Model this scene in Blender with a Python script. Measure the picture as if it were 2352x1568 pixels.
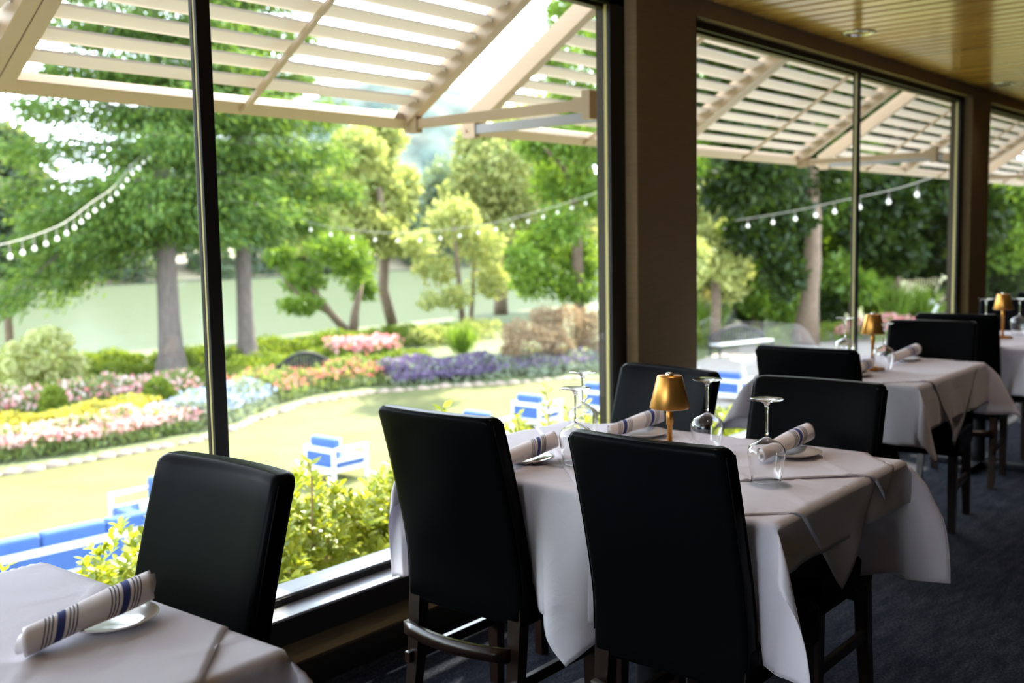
import bpy, bmesh, math, random
import numpy as np
from mathutils import Vector, Matrix
PI = math.pi
rng = np.random.default_rng(7); random.seed(7)
sc = bpy.context.scene
COL = sc.collection
for o in list(bpy.data.objects): bpy.data.objects.remove(o)

# ------------------------------------------------------------------ camera
YAW, PITCH, ROLL, FPX, CAMH = 0.88733, -0.099308, 0.0177764, 2459.3, 1.415
def cam_axes():
    f = np.array([math.sin(YAW)*math.cos(PITCH), math.cos(YAW)*math.cos(PITCH), math.sin(PITCH)])
    r = np.array([math.cos(YAW), -math.sin(YAW), 0.0]); d = np.cross(f, r)
    c, s = math.cos(ROLL), math.sin(ROLL)
    return np.array([c*r+s*d, -s*r+c*d, f])
RM = cam_axes()
cd = bpy.data.cameras.new('camera'); cam = bpy.data.objects.new('camera', cd); COL.objects.link(cam)
M = Matrix.Identity(4)
for i in range(3):
    M[i][0] = RM[0][i]; M[i][1] = -RM[1][i]; M[i][2] = -RM[2][i]
M[2][3] = CAMH
cam.matrix_world = M
cd.sensor_width = 36; cd.sensor_fit = 'HORIZONTAL'; cd.lens = 36*FPX/2352
cd.clip_start = 0.05; cd.clip_end = 2000
cd.dof.use_dof = True; cd.dof.focus_distance = 2.35; cd.dof.aperture_fstop = 3.2; cd.dof.aperture_blades = 9
sc.camera = cam
def ray(x, y): return RM.T @ np.array([(x-1176)/FPX, (y-784)/FPX, 1.0])
def on_z(px, py, z): v = ray(px, py); return v*((z-CAMH)/v[2]) + np.array([0, 0, CAMH])
def on_y(px, py, Y): v = ray(px, py); return v*(Y/v[1]) + np.array([0, 0, CAMH])
def depth(P): return float(RM[2] @ (np.asarray(P)-np.array([0, 0, CAMH])))

# ------------------------------------------------------------------ light, exposure
w = bpy.data.worlds.new('sky'); sc.world = w; w.use_nodes = True
nt = w.node_tree; nt.nodes.clear()
wo = nt.nodes.new('ShaderNodeOutputWorld'); bg = nt.nodes.new('ShaderNodeBackground')
tc = nt.nodes.new('ShaderNodeTexCoord'); sp = nt.nodes.new('ShaderNodeSeparateXYZ'); cr = nt.nodes.new('ShaderNodeValToRGB')
# hazy summer sky: bright milky band low down, deeper and dimmer blue overhead
for p_, c_ in ((0.0, (0.80, 0.88, 1.0)), (0.30, (0.74, 0.85, 1.0)), (0.55, (0.24, 0.31, 0.42)), (1.0, (0.08, 0.12, 0.19))):
    e_ = cr.color_ramp.elements[0] if p_ == 0 else (cr.color_ramp.elements[1] if p_ == 1.0 else cr.color_ramp.elements.new(p_))
    e_.position = p_; e_.color = (*c_, 1)
nt.links.new(tc.outputs['Generated'], sp.inputs[0]); nt.links.new(sp.outputs['Z'], cr.inputs[0])
nt.links.new(cr.outputs[0], bg.inputs[0]); nt.links.new(bg.outputs[0], wo.inputs[0])
bg.inputs[1].default_value = 8.5
sd = bpy.data.lights.new('sun', 'SUN'); sun = bpy.data.objects.new('sun', sd); COL.objects.link(sun)
sd.energy = 16.0; sd.angle = 0.01; sd.color = (1.0, 0.93, 0.78)
SUN_DIR = Vector((0.97, 0.32, 0.85)).normalized()      # towards the sun
sun.rotation_euler = SUN_DIR.to_track_quat('Z', 'Y').to_euler(); sun.location = (8, 20, 30)
vs = sc.view_settings; vs.view_transform = 'Standard'; vs.look = 'None'; vs.gamma = 1; vs.use_curve_mapping = False
vs.exposure = 0.85
cy = sc.cycles
cy.max_bounces = 10; cy.diffuse_bounces = 5; cy.glossy_bounces = 4; cy.transmission_bounces = 8; cy.transparent_max_bounces = 12
cy.caustics_refractive = True; cy.caustics_reflective = False; cy.blur_glossy = 0.6
cy.sample_clamp_indirect = 6.0; cy.use_denoising = True

# ------------------------------------------------------------------ helpers
def tag(o, label=None, cat=None, group=None, kind=None):
    if label: o['label'] = label
    if cat: o['category'] = cat
    if group: o['group'] = group
    if kind: o['kind'] = kind
    return o
def empty(name, loc=(0, 0, 0), rz=0.0):
    o = bpy.data.objects.new(name, None); COL.objects.link(o); o.location = loc; o.rotation_euler = (0, 0, rz)
    o.empty_display_size = 0.1; return o
def link(name, me, mat, parent=None, smooth=False):
    o = bpy.data.objects.new(name, me); COL.objects.link(o)
    for m in (mat if isinstance(mat, (list, tuple)) else [mat]): me.materials.append(m)
    if parent: o.parent = parent
    if smooth:
        me.polygons.foreach_set('use_smooth', [True]*len(me.polygons))
    return o
def np_mesh(name, V, Fq, mats=None):
    V = np.asarray(V, np.float32); Fq = np.asarray(Fq, np.int32)
    me = bpy.data.meshes.new(name); n, k = Fq.shape
    me.vertices.add(len(V)); me.vertices.foreach_set('co', V.ravel())
    me.loops.add(n*k); me.loops.foreach_set('vertex_index', Fq.ravel())
    me.polygons.add(n); me.polygons.foreach_set('loop_start', np.arange(0, n*k, k, dtype=np.int32))
    me.polygons.foreach_set('loop_total', np.full(n, k, np.int32))
    if mats is not None: me.polygons.foreach_set('material_index', np.asarray(mats, np.int32))
    me.update(calc_edges=True); me.validate(); return me
class MB:
    """collects closed shapes into one mesh"""
    def __init__(s): s.bm = bmesh.new()
    def box(s, x0, x1, y0, y1, z0, z1, bev=0.0, seg=2, mi=0):
        t = bmesh.new(); bmesh.ops.create_cube(t, size=1)
        for v in t.verts: v.co = Vector(((x0+x1)/2+v.co.x*(x1-x0), (y0+y1)/2+v.co.y*(y1-y0), (z0+z1)/2+v.co.z*(z1-z0)))
        if bev: bmesh.ops.bevel(t, geom=t.edges[:], offset=bev, segments=seg, profile=0.6, affect='EDGES')
        s.add(t, mi); return s
    def add(s, t, mi=0, mx=None):
        if mx is not None: bmesh.ops.transform(t, matrix=mx, verts=t.verts[:])
        for f in t.faces: f.material_index = mi
        me = bpy.data.meshes.new('t'); t.to_mesh(me); t.free(); s.bm.from_mesh(me); bpy.data.meshes.remove(me)
    def bar(s, a, b, wd, ht, up=(0, 0, 1), bev=0.0, mi=0):
        a = Vector(a); b = Vector(b); d = b-a; L = d.length; d.normalize()
        u = Vector(up); sx = d.cross(u).normalized(); u = sx.cross(d).normalized()
        t = bmesh.new(); bmesh.ops.create_cube(t, size=1)
        for v in t.verts: v.co = Vector((v.co.x*L, v.co.y*wd, v.co.z*ht))
        if bev: bmesh.ops.bevel(t, geom=t.edges[:], offset=bev, segments=2, profile=0.6, affect='EDGES')
        mx = Matrix((( d.x, sx.x, u.x, (a.x+b.x)/2), (d.y, sx.y, u.y, (a.y+b.y)/2), (d.z, sx.z, u.z, (a.z+b.z)/2), (0, 0, 0, 1)))
        s.add(t, mi, mx); return s
    def tube(s, pts, rad, n=8, mi=0, cap=True):
        pts = [Vector(p) for p in pts]; rad = rad if isinstance(rad, (list, tuple)) else [rad]*len(pts)
        rings = []; up = Vector((0.13, 0.21, 0.97))
        for i, p in enumerate(pts):
            d = (pts[min(i+1, len(pts)-1)]-pts[max(i-1, 0)]).normalized()
            if abs(d.dot(up)) > 0.98: up = Vector((0.97, 0.2, 0.1))
            a = d.cross(up).normalized(); b = a.cross(d)
            rings.append([p+(a*math.cos(2*PI*k/n)+b*math.sin(2*PI*k/n))*rad[i] for k in range(n)])
        s.loft(rings, mi, cap); return s
    def loft(s, rings, mi=0, cap=True, closed=True):
        bm = s.bm; R = [[bm.verts.new(p) for p in r] for r in rings]; n = len(R[0])
        for i in range(len(R)-1):
            for k in range(n if closed else n-1):
                f = bm.faces.new((R[i][k], R[i][(k+1) % n], R[i+1][(k+1) % n], R[i+1][k])); f.material_index = mi; f.smooth = True
        if cap:
            for r in (R[0][::-1], R[-1]):
                try: f = bm.faces.new(r); f.material_index = mi
                except ValueError: pass
        return s
    def lathe(s, prof, n=40, c=(0, 0, 0), mi=0):
        rings = [[Vector((c[0]+r*math.cos(2*PI*k/n), c[1]+r*math.sin(2*PI*k/n), c[2]+z)) for k in range(n)] for r, z in prof]
        s.loft(rings, mi, cap=True); return s
    def build(s, name, mat, parent=None, smooth=False, loc=None):
        bmesh.ops.recalc_face_normals(s.bm, faces=s.bm.faces[:])
        me = bpy.data.meshes.new(name); s.bm.to_mesh(me); s.bm.free()
        o = link(name, me, mat, parent, smooth)
        if loc is not None: o.location = loc
        return o
def copy_tree(o, parent=None):
    c = o.copy(); COL.objects.link(c)
    if parent: c.parent = parent
    for ch in list(o.children): copy_tree(ch, c)
    return c

# ------------------------------------------------------------------ materials
def mat_new(name):
    m = bpy.data.materials.new(name); m.use_nodes = True; t = m.node_tree; t.nodes.clear()
    return m, t, t.nodes.new('ShaderNodeOutputMaterial')
def pbr(name, col, rough=0.6, metal=0.0, var=0.0, vscale=8.0, bump=0.0, bscale=60.0, spec=0.5, coat=0.0, stretch=None):
    m, t, out = mat_new(name); b = t.nodes.new('ShaderNodeBsdfPrincipled'); t.links.new(b.outputs[0], out.inputs[0])
    b.inputs['Base Color'].default_value = (*col, 1); b.inputs['Roughness'].default_value = rough; b.inputs['Metallic'].default_value = metal
    b.inputs['Specular IOR Level'].default_value = spec; b.inputs['Coat Weight'].default_value = coat
    tc = t.nodes.new('ShaderNodeTexCoord'); mp = t.nodes.new('ShaderNodeMapping'); t.links.new(tc.outputs['Object'], mp.inputs[0])
    if stretch: mp.inputs['Scale'].default_value = stretch
    if var:
        n = t.nodes.new('ShaderNodeTexNoise'); n.inputs['Scale'].default_value = vscale; n.inputs['Detail'].default_value = 5
        t.links.new(mp.outputs[0], n.inputs[0]); r = t.nodes.new('ShaderNodeValToRGB')
        r.color_ramp.elements[0].position = 0.3; r.color_ramp.elements[1].position = 0.7
        r.color_ramp.elements[0].color = (*[c*(1-var) for c in col], 1); r.color_ramp.elements[1].color = (*[min(1, c*(1+var)) for c in col], 1)
        t.links.new(n.outputs['Fac'], r.inputs[0]); t.links.new(r.outputs[0], b.inputs['Base Color'])
    if bump:
        n = t.nodes.new('ShaderNodeTexNoise'); n.inputs['Scale'].default_value = bscale; n.inputs['Detail'].default_value = 4
        t.links.new(mp.outputs[0], n.inputs[0]); bp = t.nodes.new('ShaderNodeBump'); bp.inputs['Strength'].default_value = bump; bp.inputs['Distance'].default_value = 0.01
        t.links.new(n.outputs['Fac'], bp.inputs['Height']); t.links.new(bp.outputs[0], b.inputs['Normal'])
    return m
def leafmat(name, c0, c1, trans=0.45, tcol=None, gloss=0.012):
    m, t, out = mat_new(name); L = t.links
    g = t.nodes.new('ShaderNodeNewGeometry'); r = t.nodes.new('ShaderNodeValToRGB')
    r.color_ramp.elements[0].color = (*c0, 1); r.color_ramp.elements[1].color = (*c1, 1); L.new(g.outputs['Random Per Island'], r.inputs[0])
    d = t.nodes.new('ShaderNodeBsdfDiffuse'); tr = t.nodes.new('ShaderNodeBsdfTranslucent'); mx = t.nodes.new('ShaderNodeMixShader')
    L.new(r.outputs[0], d.inputs[0])
    hs = t.nodes.new('ShaderNodeMixRGB'); hs.blend_type = 'MULTIPLY'; hs.inputs[0].default_value = 1.0
    hs.inputs[2].default_value = (*(tcol or (1.25, 1.15, 0.55)), 1); L.new(r.outputs[0], hs.inputs[1]); L.new(hs.outputs[0], tr.inputs[0])
    mx.inputs[0].default_value = trans; L.new(d.outputs[0], mx.inputs[1]); L.new(tr.outputs[0], mx.inputs[2])
    gl = t.nodes.new('ShaderNodeBsdfGlossy'); gl.inputs['Roughness'].default_value = 0.4; gl.inputs[0].default_value = (0.9, 0.95, 1, 1)
    m2 = t.nodes.new('ShaderNodeMixShader'); m2.inputs[0].default_value = gloss; L.new(mx.outputs[0], m2.inputs[1]); L.new(gl.outputs[0], m2.inputs[2])
    L.new(m2.outputs[0], out.inputs[0]); return m
def thinglass(name, tint=(0.97, 0.98, 0.97), ior=1.45):
    m, t, out = mat_new(name); L = t.links
    tr = t.nodes.new('ShaderNodeBsdfTransparent'); tr.inputs[0].default_value = (*tint, 1)
    gl = t.nodes.new('ShaderNodeBsdfGlossy'); gl.inputs['Roughness'].default_value = 0.0
    fr = t.nodes.new('ShaderNodeFresnel'); ge = t.nodes.new('ShaderNodeNewGeometry')
    mr = t.nodes.new('ShaderNodeMapRange'); mr.inputs['To Min'].default_value = ior; mr.inputs['To Max'].default_value = 1/ior   # same reflectance on both faces
    L.new(ge.outputs['Backfacing'], mr.inputs['Value']); L.new(mr.outputs[0], fr.inputs[0])
    mx = t.nodes.new('ShaderNodeMixShader'); L.new(fr.outputs[0], mx.inputs[0]); L.new(tr.outputs[0], mx.inputs[1]); L.new(gl.outputs[0], mx.inputs[2])
    L.new(mx.outputs[0], out.inputs[0]); return m
def clothmat(name, col, trans=0.25):
    m, t, out = mat_new(name); L = t.links
    b = t.nodes.new('ShaderNodeBsdfPrincipled'); b.inputs['Base Color'].default_value = (*col, 1); b.inputs['Roughness'].default_value = 0.75
    b.inputs['Sheen Weight'].default_value = 0.15; b.inputs['Specular IOR Level'].default_value = 0.25
    tr = t.nodes.new('ShaderNodeBsdfTranslucent'); tr.inputs[0].default_value = (*col, 1)
    mx = t.nodes.new('ShaderNodeMixShader'); mx.inputs[0].default_value = trans
    tc = t.nodes.new('ShaderNodeTexCoord'); n = t.nodes.new('ShaderNodeTexNoise'); n.inputs['Scale'].default_value = 5; n.inputs['Detail'].default_value = 7; n.inputs['Distortion'].default_value = 0.6
    bp = t.nodes.new('ShaderNodeBump'); bp.inputs['Strength'].default_value = 0.45; bp.inputs['Distance'].default_value = 0.02
    L.new(tc.outputs['Object'], n.inputs[0]); L.new(n.outputs['Fac'], bp.inputs['Height']); L.new(bp.outputs[0], b.inputs['Normal']); L.new(bp.outputs[0], tr.inputs['Normal'])
    L.new(b.outputs[0], mx.inputs[1]); L.new(tr.outputs[0], mx.inputs[2]); L.new(mx.outputs[0], out.inputs[0]); return m
def napkinmat(bands):
    m, t, out = mat_new('striped_linen'); L = t.links
    b = t.nodes.new('ShaderNodeBsdfPrincipled'); b.inputs['Roughness'].default_value = 0.85; L.new(b.outputs[0], out.inputs[0])
    tc = t.nodes.new('ShaderNodeTexCoord'); s = t.nodes.new('ShaderNodeSeparateXYZ'); L.new(tc.outputs['UV'], s.inputs[0])
    r = t.nodes.new('ShaderNodeValToRGB'); r.color_ramp.interpolation = 'CONSTANT'
    W = (0.78, 0.73, 0.75, 1); B = (0.03, 0.045, 0.20, 1); K = (0.08, 0.08, 0.13, 1)
    els = r.color_ramp.elements; els[0].position = 0; els[0].color = W; els[1].position = 0.999; els[1].color = W
    for c in bands:
        for p0, p1, col in ((-0.125, -0.112, K), (-0.098, -0.085, K), (-0.071, -0.058, K), (-0.03, 0.03, B), (0.058, 0.071, K), (0.085, 0.098, K), (0.112, 0.125, K)):
            e = els.new(c+p0); e.color = col; e = els.new(c+p1); e.color = W
    L.new(s.outputs['X'], r.inputs[0]); L.new(r.outputs[0], b.inputs['Base Color'])
    return m

Mt = {}
Mt['leather'] = pbr('black_leather', (0.0035, 0.0038, 0.0045), 0.30, bump=0.02, bscale=260, spec=0.025)
Mt['piping'] = pbr('black_piping', (0.004, 0.004, 0.005), 0.6, spec=0.05)
Mt['wood_dark'] = pbr('espresso_wood', (0.020, 0.009, 0.005), 0.3, var=0.3, vscale=6, stretch=(6, 6, 1))
Mt['cloth'] = clothmat('white_table_linen', (0.83, 0.795, 0.86))
Mt['napkin'] = napkinmat((0.68,)); Mt['napkin_two'] = napkinmat((0.74, 0.24))
Mt['china'] = pbr('white_china', (0.80, 0.77, 0.73), 0.12, coat=0.4)
Mt['gold'] = pbr('brushed_gold', (0.56, 0.27, 0.06), 0.34, metal=0.9)
Mt['chrome'] = pbr('chrome', (0.8, 0.8, 0.8), 0.12, metal=1.0)
Mt['steel'] = pbr('cutlery_steel', (0.75, 0.73, 0.68), 0.18, metal=1.0)
Mt['frame'] = pbr('black_anodised_frame', (0.012, 0.010, 0.009), 0.42, spec=0.3)
Mt['frame_out'] = pbr('bronze_frame', (0.040, 0.030, 0.018), 0.45, spec=0.3)
Mt['gasket'] = pbr('pale_brass_gasket', (0.62, 0.52, 0.22), 0.5)
Mt['alu'] = pbr('dull_aluminium', (0.26, 0.265, 0.29), 0.4)
Mt['sill'] = pbr('grey_lacquer_sill', (0.26, 0.265, 0.30), 0.3, spec=0.6, coat=0.5)
Mt['wallpaper'] = pbr('beige_grasscloth', (0.25, 0.165, 0.075), 0.8, var=0.12, vscale=3, stretch=(3, 3, 90), bump=0.25, bscale=40)
Mt['darkwall'] = pbr('dark_brown_wall', (0.025, 0.018, 0.011), 0.7)
Mt['tan_metal'] = pbr('tan_painted_metal', (0.30, 0.205, 0.118), 0.5, var=0.06, vscale=2)
Mt['slat'] = pbr('cream_painted_louvre', (0.60, 0.50, 0.43), 0.55)
Mt['grey_metal'] = pbr('grey_painted_metal', (0.17, 0.165, 0.16), 0.5)
Mt['white_metal'] = pbr('white_powder_coat', (0.62, 0.63, 0.62), 0.4)
Mt['blue'] = pbr('blue_outdoor_fabric', (0.028, 0.078, 0.25), 0.8, var=0.1, vscale=4)
Mt['bark'] = pbr('grey_bark', (0.10, 0.082, 0.072), 0.9, var=0.35, vscale=5, stretch=(5, 5, 0.6), bump=0.8, bscale=8)
Mt['bark_dark'] = pbr('brown_bark', (0.13, 0.09, 0.06), 0.9, var=0.35, vscale=5, stretch=(5, 5, 0.6), bump=0.8, bscale=8)
Mt['stone'] = pbr('pale_stone', (0.24, 0.185, 0.14), 0.9, var=0.3, vscale=6)
Mt['iron'] = pbr('black_iron', (0.018, 0.018, 0.02), 0.6, spec=0.15)
Mt['cable'] = pbr('grey_cable', (0.20, 0.185, 0.165), 0.6)
Mt['socket'] = pbr('dark_socket', (0.10, 0.08, 0.07), 0.6)
Mt['bulb'] = pbr('frosted_bulb', (0.70, 0.66, 0.58), 0.3)
Mt['fencewood'] = pbr('weathered_pickets', (0.42, 0.36, 0.20), 0.85, var=0.2)
Mt['glass'] = thinglass('window_glass', (0.975, 0.985, 0.975), 1.35)
Mt['crystal'] = None
m, t, out = mat_new('clear_crystal'); g = t.nodes.new('ShaderNodeBsdfGlass'); g.inputs['Roughness'].default_value = 0; g.inputs['IOR'].default_value = 1.5; t.links.new(g.outputs[0], out.inputs[0]); Mt['crystal'] = m
Mt['bowlglass'] = thinglass('thin_crystal', (0.965, 0.965, 0.97), 1.5)
Mt['soil'] = pbr('garden_soil', (0.22, 0.15, 0.09), 0.95, var=0.4, vscale=2)

# =================================================================== ROOM
Y_WALL, Z_CEIL, Z_BULK = 2.59, 2.52, 2.437
X0, X1, YB = -4.0, 17.0, -4.6
def struct(o, label, kind='structure'):
    o['label'] = label; o['category'] = 'structure'; o['kind'] = kind; return o
# carpet
m, t, out = mat_new('navy_carpet'); b = t.nodes.new('ShaderNodeBsdfPrincipled'); b.inputs['Roughness'].default_value = 0.95; b.inputs['Specular IOR Level'].default_value = 0.1
tc = t.nodes.new('ShaderNodeTexCoord'); n1 = t.nodes.new('ShaderNodeTexNoise'); n1.inputs['Scale'].default_value = 6; n1.inputs['Detail'].default_value = 8; n1.inputs['Roughness'].default_value = 0.75
mp = t.nodes.new('ShaderNodeMapping'); mp.inputs['Scale'].default_value = (1, 3.5, 1); t.links.new(tc.outputs['Object'], mp.inputs[0]); t.links.new(mp.outputs[0], n1.inputs[0])
n2 = t.nodes.new('ShaderNodeTexNoise'); n2.inputs['Scale'].default_value = 110; t.links.new(tc.outputs['Object'], n2.inputs[0])
ad = t.nodes.new('ShaderNodeMath'); ad.operation = 'MULTIPLY'; t.links.new(n1.outputs['Fac'], ad.inputs[0]); t.links.new(n2.outputs['Fac'], ad.inputs[1])
r = t.nodes.new('ShaderNodeValToRGB'); r.color_ramp.elements[0].position = 0.2; r.color_ramp.elements[0].color = (0.006, 0.008, 0.016, 1)
r.color_ramp.elements[1].position = 0.42; r.color_ramp.elements[1].color = (0.050, 0.052, 0.066, 1)
t.links.new(ad.outputs[0], r.inputs[0]); t.links.new(r.outputs[0], b.inputs['Base Color']); t.links.new(b.outputs[0], out.inputs[0]); Mt['carpet'] = m
struct(MB().box(X0, X1, YB, Y_WALL+0.02, -0.15, 0).build('floor', Mt['carpet']), 'dark navy mottled carpet floor of the dining room')
# slatted ceiling: planks running away from the window wall
m, t, out = mat_new('golden_cedar'); b = t.nodes.new('ShaderNodeBsdfPrincipled'); b.inputs['Roughness'].default_value = 0.20; b.inputs['Specular IOR Level'].default_value = 0.4; b.inputs['Specular Tint'].default_value = (1.0, 0.72, 0.35, 1); b.inputs['Coat Weight'].default_value = 0.35; b.inputs['Coat Roughness'].default_value = 0.12; b.inputs['Coat Tint'].default_value = (1.0, 0.8, 0.45, 1)
g = t.nodes.new('ShaderNodeNewGeometry'); r = t.nodes.new('ShaderNodeValToRGB'); r.color_ramp.elements[0].color = (0.40, 0.215, 0.05, 1); r.color_ramp.elements[1].color = (0.68, 0.42, 0.13, 1)
tc = t.nodes.new('ShaderNodeTexCoord'); mp = t.nodes.new('ShaderNodeMapping'); mp.inputs['Scale'].default_value = (30, 1.2, 1); n1 = t.nodes.new('ShaderNodeTexNoise'); n1.inputs['Scale'].default_value = 3; n1.inputs['Detail'].default_value = 5
t.links.new(tc.outputs['Object'], mp.inputs[0]); t.links.new(mp.outputs[0], n1.inputs[0])
mx = t.nodes.new('ShaderNodeMath'); mx.operation = 'MULTIPLY_ADD'; mx.inputs[1].default_value = 0.6; t.links.new(n1.outputs['Fac'], mx.inputs[0])
ms = t.nodes.new('ShaderNodeMath'); ms.operation = 'MULTIPLY_ADD'; ms.inputs[1].default_value = 0.8; ms.inputs[2].default_value = -0.2; t.links.new(g.outputs['Random Per Island'], ms.inputs[0]); t.links.new(ms.outputs[0], mx.inputs[2])
t.links.new(mx.outputs[0], r.inputs[0]); t.links.new(r.outputs[0], b.inputs['Base Color']); t.links.new(b.outputs[0], out.inputs[0]); Mt['cedar'] = m
c = MB(); P = 0.1365; x = X0
off = (5.571 - X0) % P
x = X0 + off
while x < X1:
    c.box(x+0.015, x+P-0.015, YB, Y_WALL-0.004, Z_CEIL, Z_CEIL+0.02, bev=0.0015, seg=1); x += P
c.box(X0, X1, YB, 3.0, Z_CEIL+0.04, Z_CEIL+0.12, mi=1)
struct(c.build('ceiling', [Mt['cedar'], pbr('black_void', (0.008, 0.006, 0.004), 0.9)]), 'golden brown wood plank ceiling with dark gaps between planks')
# window wall
struct(MB().box(X0, X1, Y_WALL, Y_WALL+0.19, 0, 0.205).build('wall_north', Mt['wallpaper']), 'low brown wall below the big windows')
wn = bpy.data.objects['wall_north']
COLS = [(-0.84, -0.31), (4.08, 4.605), (9.02, 9.52), (13.95, 14.45)]
for i, (a, b_) in enumerate(COLS):
    struct(MB().box(a, b_, Y_WALL, 2.722, 0.0, Z_CEIL+0.03).build('pillar_%d' % (i+1), Mt['wallpaper']),
           ['beige wallpapered pillar behind the nearest table', 'wide brown wallpapered pillar between the first and second windows', 'brown wallpapered pillar between the second and third windows', 'brown pillar at the far end of the third window'][i])
struct(MB().box(X0, X1, Y_WALL+0.001, 2.80, Z_BULK, Z_CEIL+0.03).build('trim_1', Mt['wallpaper']), 'brown wallpapered bulkhead above the windows')
struct(MB().box(X0, X1, YB-0.1, YB, 0, Z_CEIL).build('wall_south', Mt['darkwall']), 'dark brown back wall of the dining room')
WW = (0.1, 2.3)                                               # unseen window, added to light the room from the side
wm = MB().box(X0-0.1, X0, YB, 2.72, 0, 0.261).box(X0-0.1, X0, YB, 2.72, 2.40, Z_CEIL).box(X0-0.1, X0, YB, WW[0], 0.261, 2.40).box(X0-0.1, X0, WW[1], 2.72, 0.261, 2.40)
struct(wm.build('wall_west', Mt['darkwall']), 'dark brown side wall beyond the nearest table')
ww = empty('window_6', (X0-0.06, 0, 0.25)); struct(ww, 'added window out of view in the side wall, letting in extra daylight')
f = MB()
for yy in (WW[0], (WW[0]+WW[1])/2-0.03, WW[1]-0.06): f.box(-0.03, 0.03, yy, yy+0.06, 0.011, 2.15)
f.box(-0.03, 0.03, WW[0], WW[1], 0.011, 0.05).box(-0.03, 0.03, WW[0], WW[1], 2.09, 2.15); f.build('frame', Mt['frame'], ww)
MB().box(-0.004, 0.004, WW[0]+0.06, WW[1]-0.06, 0.05, 2.09).build('pane', Mt['glass'], ww)
struct(MB().box(X1, X1+0.1, YB, 2.9, 0, Z_CEIL).build('wall_east', Mt['darkwall']), 'dark brown wall at the far end of the room')
struct(MB().box(X0, X1, Y_WALL-0.02, Y_WALL+0.001, 0, 0.09, bev=0.004).build('baseboard_north', Mt['frame']), 'black baseboard under the window wall')
# windows: bays between the columns
bays = [(X0, -0.84), (-0.31, 4.08), (4.605, 9.02), (9.52, 13.95), (14.45, X1)]
wl = ['tall window bay left of the first pillar', 'large two-pane window overlooking the lawn and river', 'second two-pane window beyond the wide pillar', 'third window at the right edge beyond the second pillar', 'window bay past the far pillar']
for i, (a, b_) in enumerate(bays):
    W = empty('window_%d' % (i+1), ((a+b_)/2, 2.7, 0.25)); struct(W, wl[i])
    mid = (a+b_)/2; T = Matrix.Translation((-mid, -2.7, -0.25))
    def P_(mb, name, mat):
        bmesh.ops.transform(mb.bm, matrix=T, verts=mb.bm.verts[:]); return mb.build(name, mat, W)
    f = MB()                                                      # inner frame: jambs, head, sill rail
    f.box(a, a+0.118, 2.650, 2.668, 0.25, Z_BULK, bev=0.002); f.box(b_-0.118, b_, 2.650, 2.668, 0.25, Z_BULK, bev=0.002)
    f.box(a, b_, 2.650, 2.668, 2.400, Z_BULK, bev=0.002); f.box(a, b_, 2.650, 2.668, 0.25, 0.284, bev=0.002)
    P_(f, 'frame', Mt['frame'])
    P_(MB().box(a+0.118, b_-0.118, 2.656, 2.670, 0.25, 0.290, bev=0.002), 'glazing_bead', Mt['sill'])
    f = MB()                                                      # outer frame seen through the glass
    f.box(a+0.02, a+0.118, 2.682, 2.725, 0.25, Z_BULK, bev=0.003); f.box(b_-0.118, b_-0.02, 2.682, 2.725, 0.25, Z_BULK, bev=0.003)
    f.box(a, b_, 2.682, 2.725, 2.385, Z_BULK, bev=0.003)
    P_(f, 'outer_frame', Mt['frame_out'])
    P_(MB().box(a, b_, 2.684, 2.775, 0.20, 0.284, bev=0.003), 'outer_sill', Mt['alu'])
    f = MB()
    for xx in (a+0.114, b_-0.118): f.box(xx, xx+0.004, 2.668, 2.682, 0.290, 2.40)
    P_(f, 'gasket', Mt['gasket'])
    if i in (1, 2, 3):
        mid += -0.002
        f = MB().box(mid-0.024, mid+0.024, 2.648, 2.660, 0.278, 2.41, bev=0.002); P_(f, 'mullion', Mt['frame'])
        f = MB().box(mid-0.024, mid+0.024, 2.6685, 2.684, 0.28, 2.40, bev=0.002); P_(f, 'outer_mullion', Mt['frame'])
        f = MB().box(mid-0.022, mid+0.022, 2.660, 2.6685, 0.29, 2.40); P_(f, 'mullion_gasket', Mt['gasket'])
        mid -= -0.002
        spans = [(a+0.118, mid-0.024), (mid+0.020, b_-0.118)]
    else: spans = [(a+0.118, b_-0.118)]
    for s0, s1 in spans:
        P_(MB().box(s0, s1, 2.671, 2.677, 0.284, 2.40), 'pane', Mt['glass'])
    s = MB().box(a, b_, 2.558, 2.66, 0.252, 0.261, bev=0.002)
    P_(s, 'window_sill', Mt['sill'])
    s = MB().box(a, b_, 2.5585, 2.66, 0.172, 0.2515, bev=0.002)
    P_(s, 'apron', Mt['frame'])

# ceiling downlights
def downlight(x, y, label, en=6.0):
    d = empty('ceiling_light', (x, y, Z_CEIL)); tag(d, label, 'light', 'recessed ceiling lights')
    MB().lathe([(0.078, 0.02), (0.078, 0.0), (0.094, 0.0), (0.094, -0.005), (0.072, -0.008), (0.070, 0.05), (0.06, 0.10), (0.058, 0.10)], 36).build('trim_ring', Mt['chrome'], d, True)
    l = bpy.data.lights.new('downlight', 'SPOT'); l.energy = en; l.color = (1.0, 0.84, 0.72); l.spot_size = 1.5; l.spot_blend = 0.8; l.shadow_soft_size = 0.05
    lo = bpy.data.objects.new('lamp', l); COL.objects.link(lo); lo.parent = d; lo.location = (0, 0, -0.02)
downlight(6.08, 2.375, 'chrome recessed ceiling light above the second window', 1.0)
downlight(9.03, 2.38, 'chrome recessed ceiling light above the pillar past the second window', 1.0)
downlight(3.13, 2.375, 'chrome recessed ceiling light above the wide pillar end of the first window', 1.0)
for dx_, dy_, nm_ in ((0.6, 1.3, 'the nearest table'), (2.6, 1.35, 'the four-seat table'), (4.95, 1.1, 'the second lamp table'), (6.7, 1.0, 'the farthest lamp table')): downlight(dx_, dy_, 'added unseen ceiling light over the front of '+nm_, 2.0 if dx_ < 1 else 19.0)  # fill lamps out of view, added to brighten the tables
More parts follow.
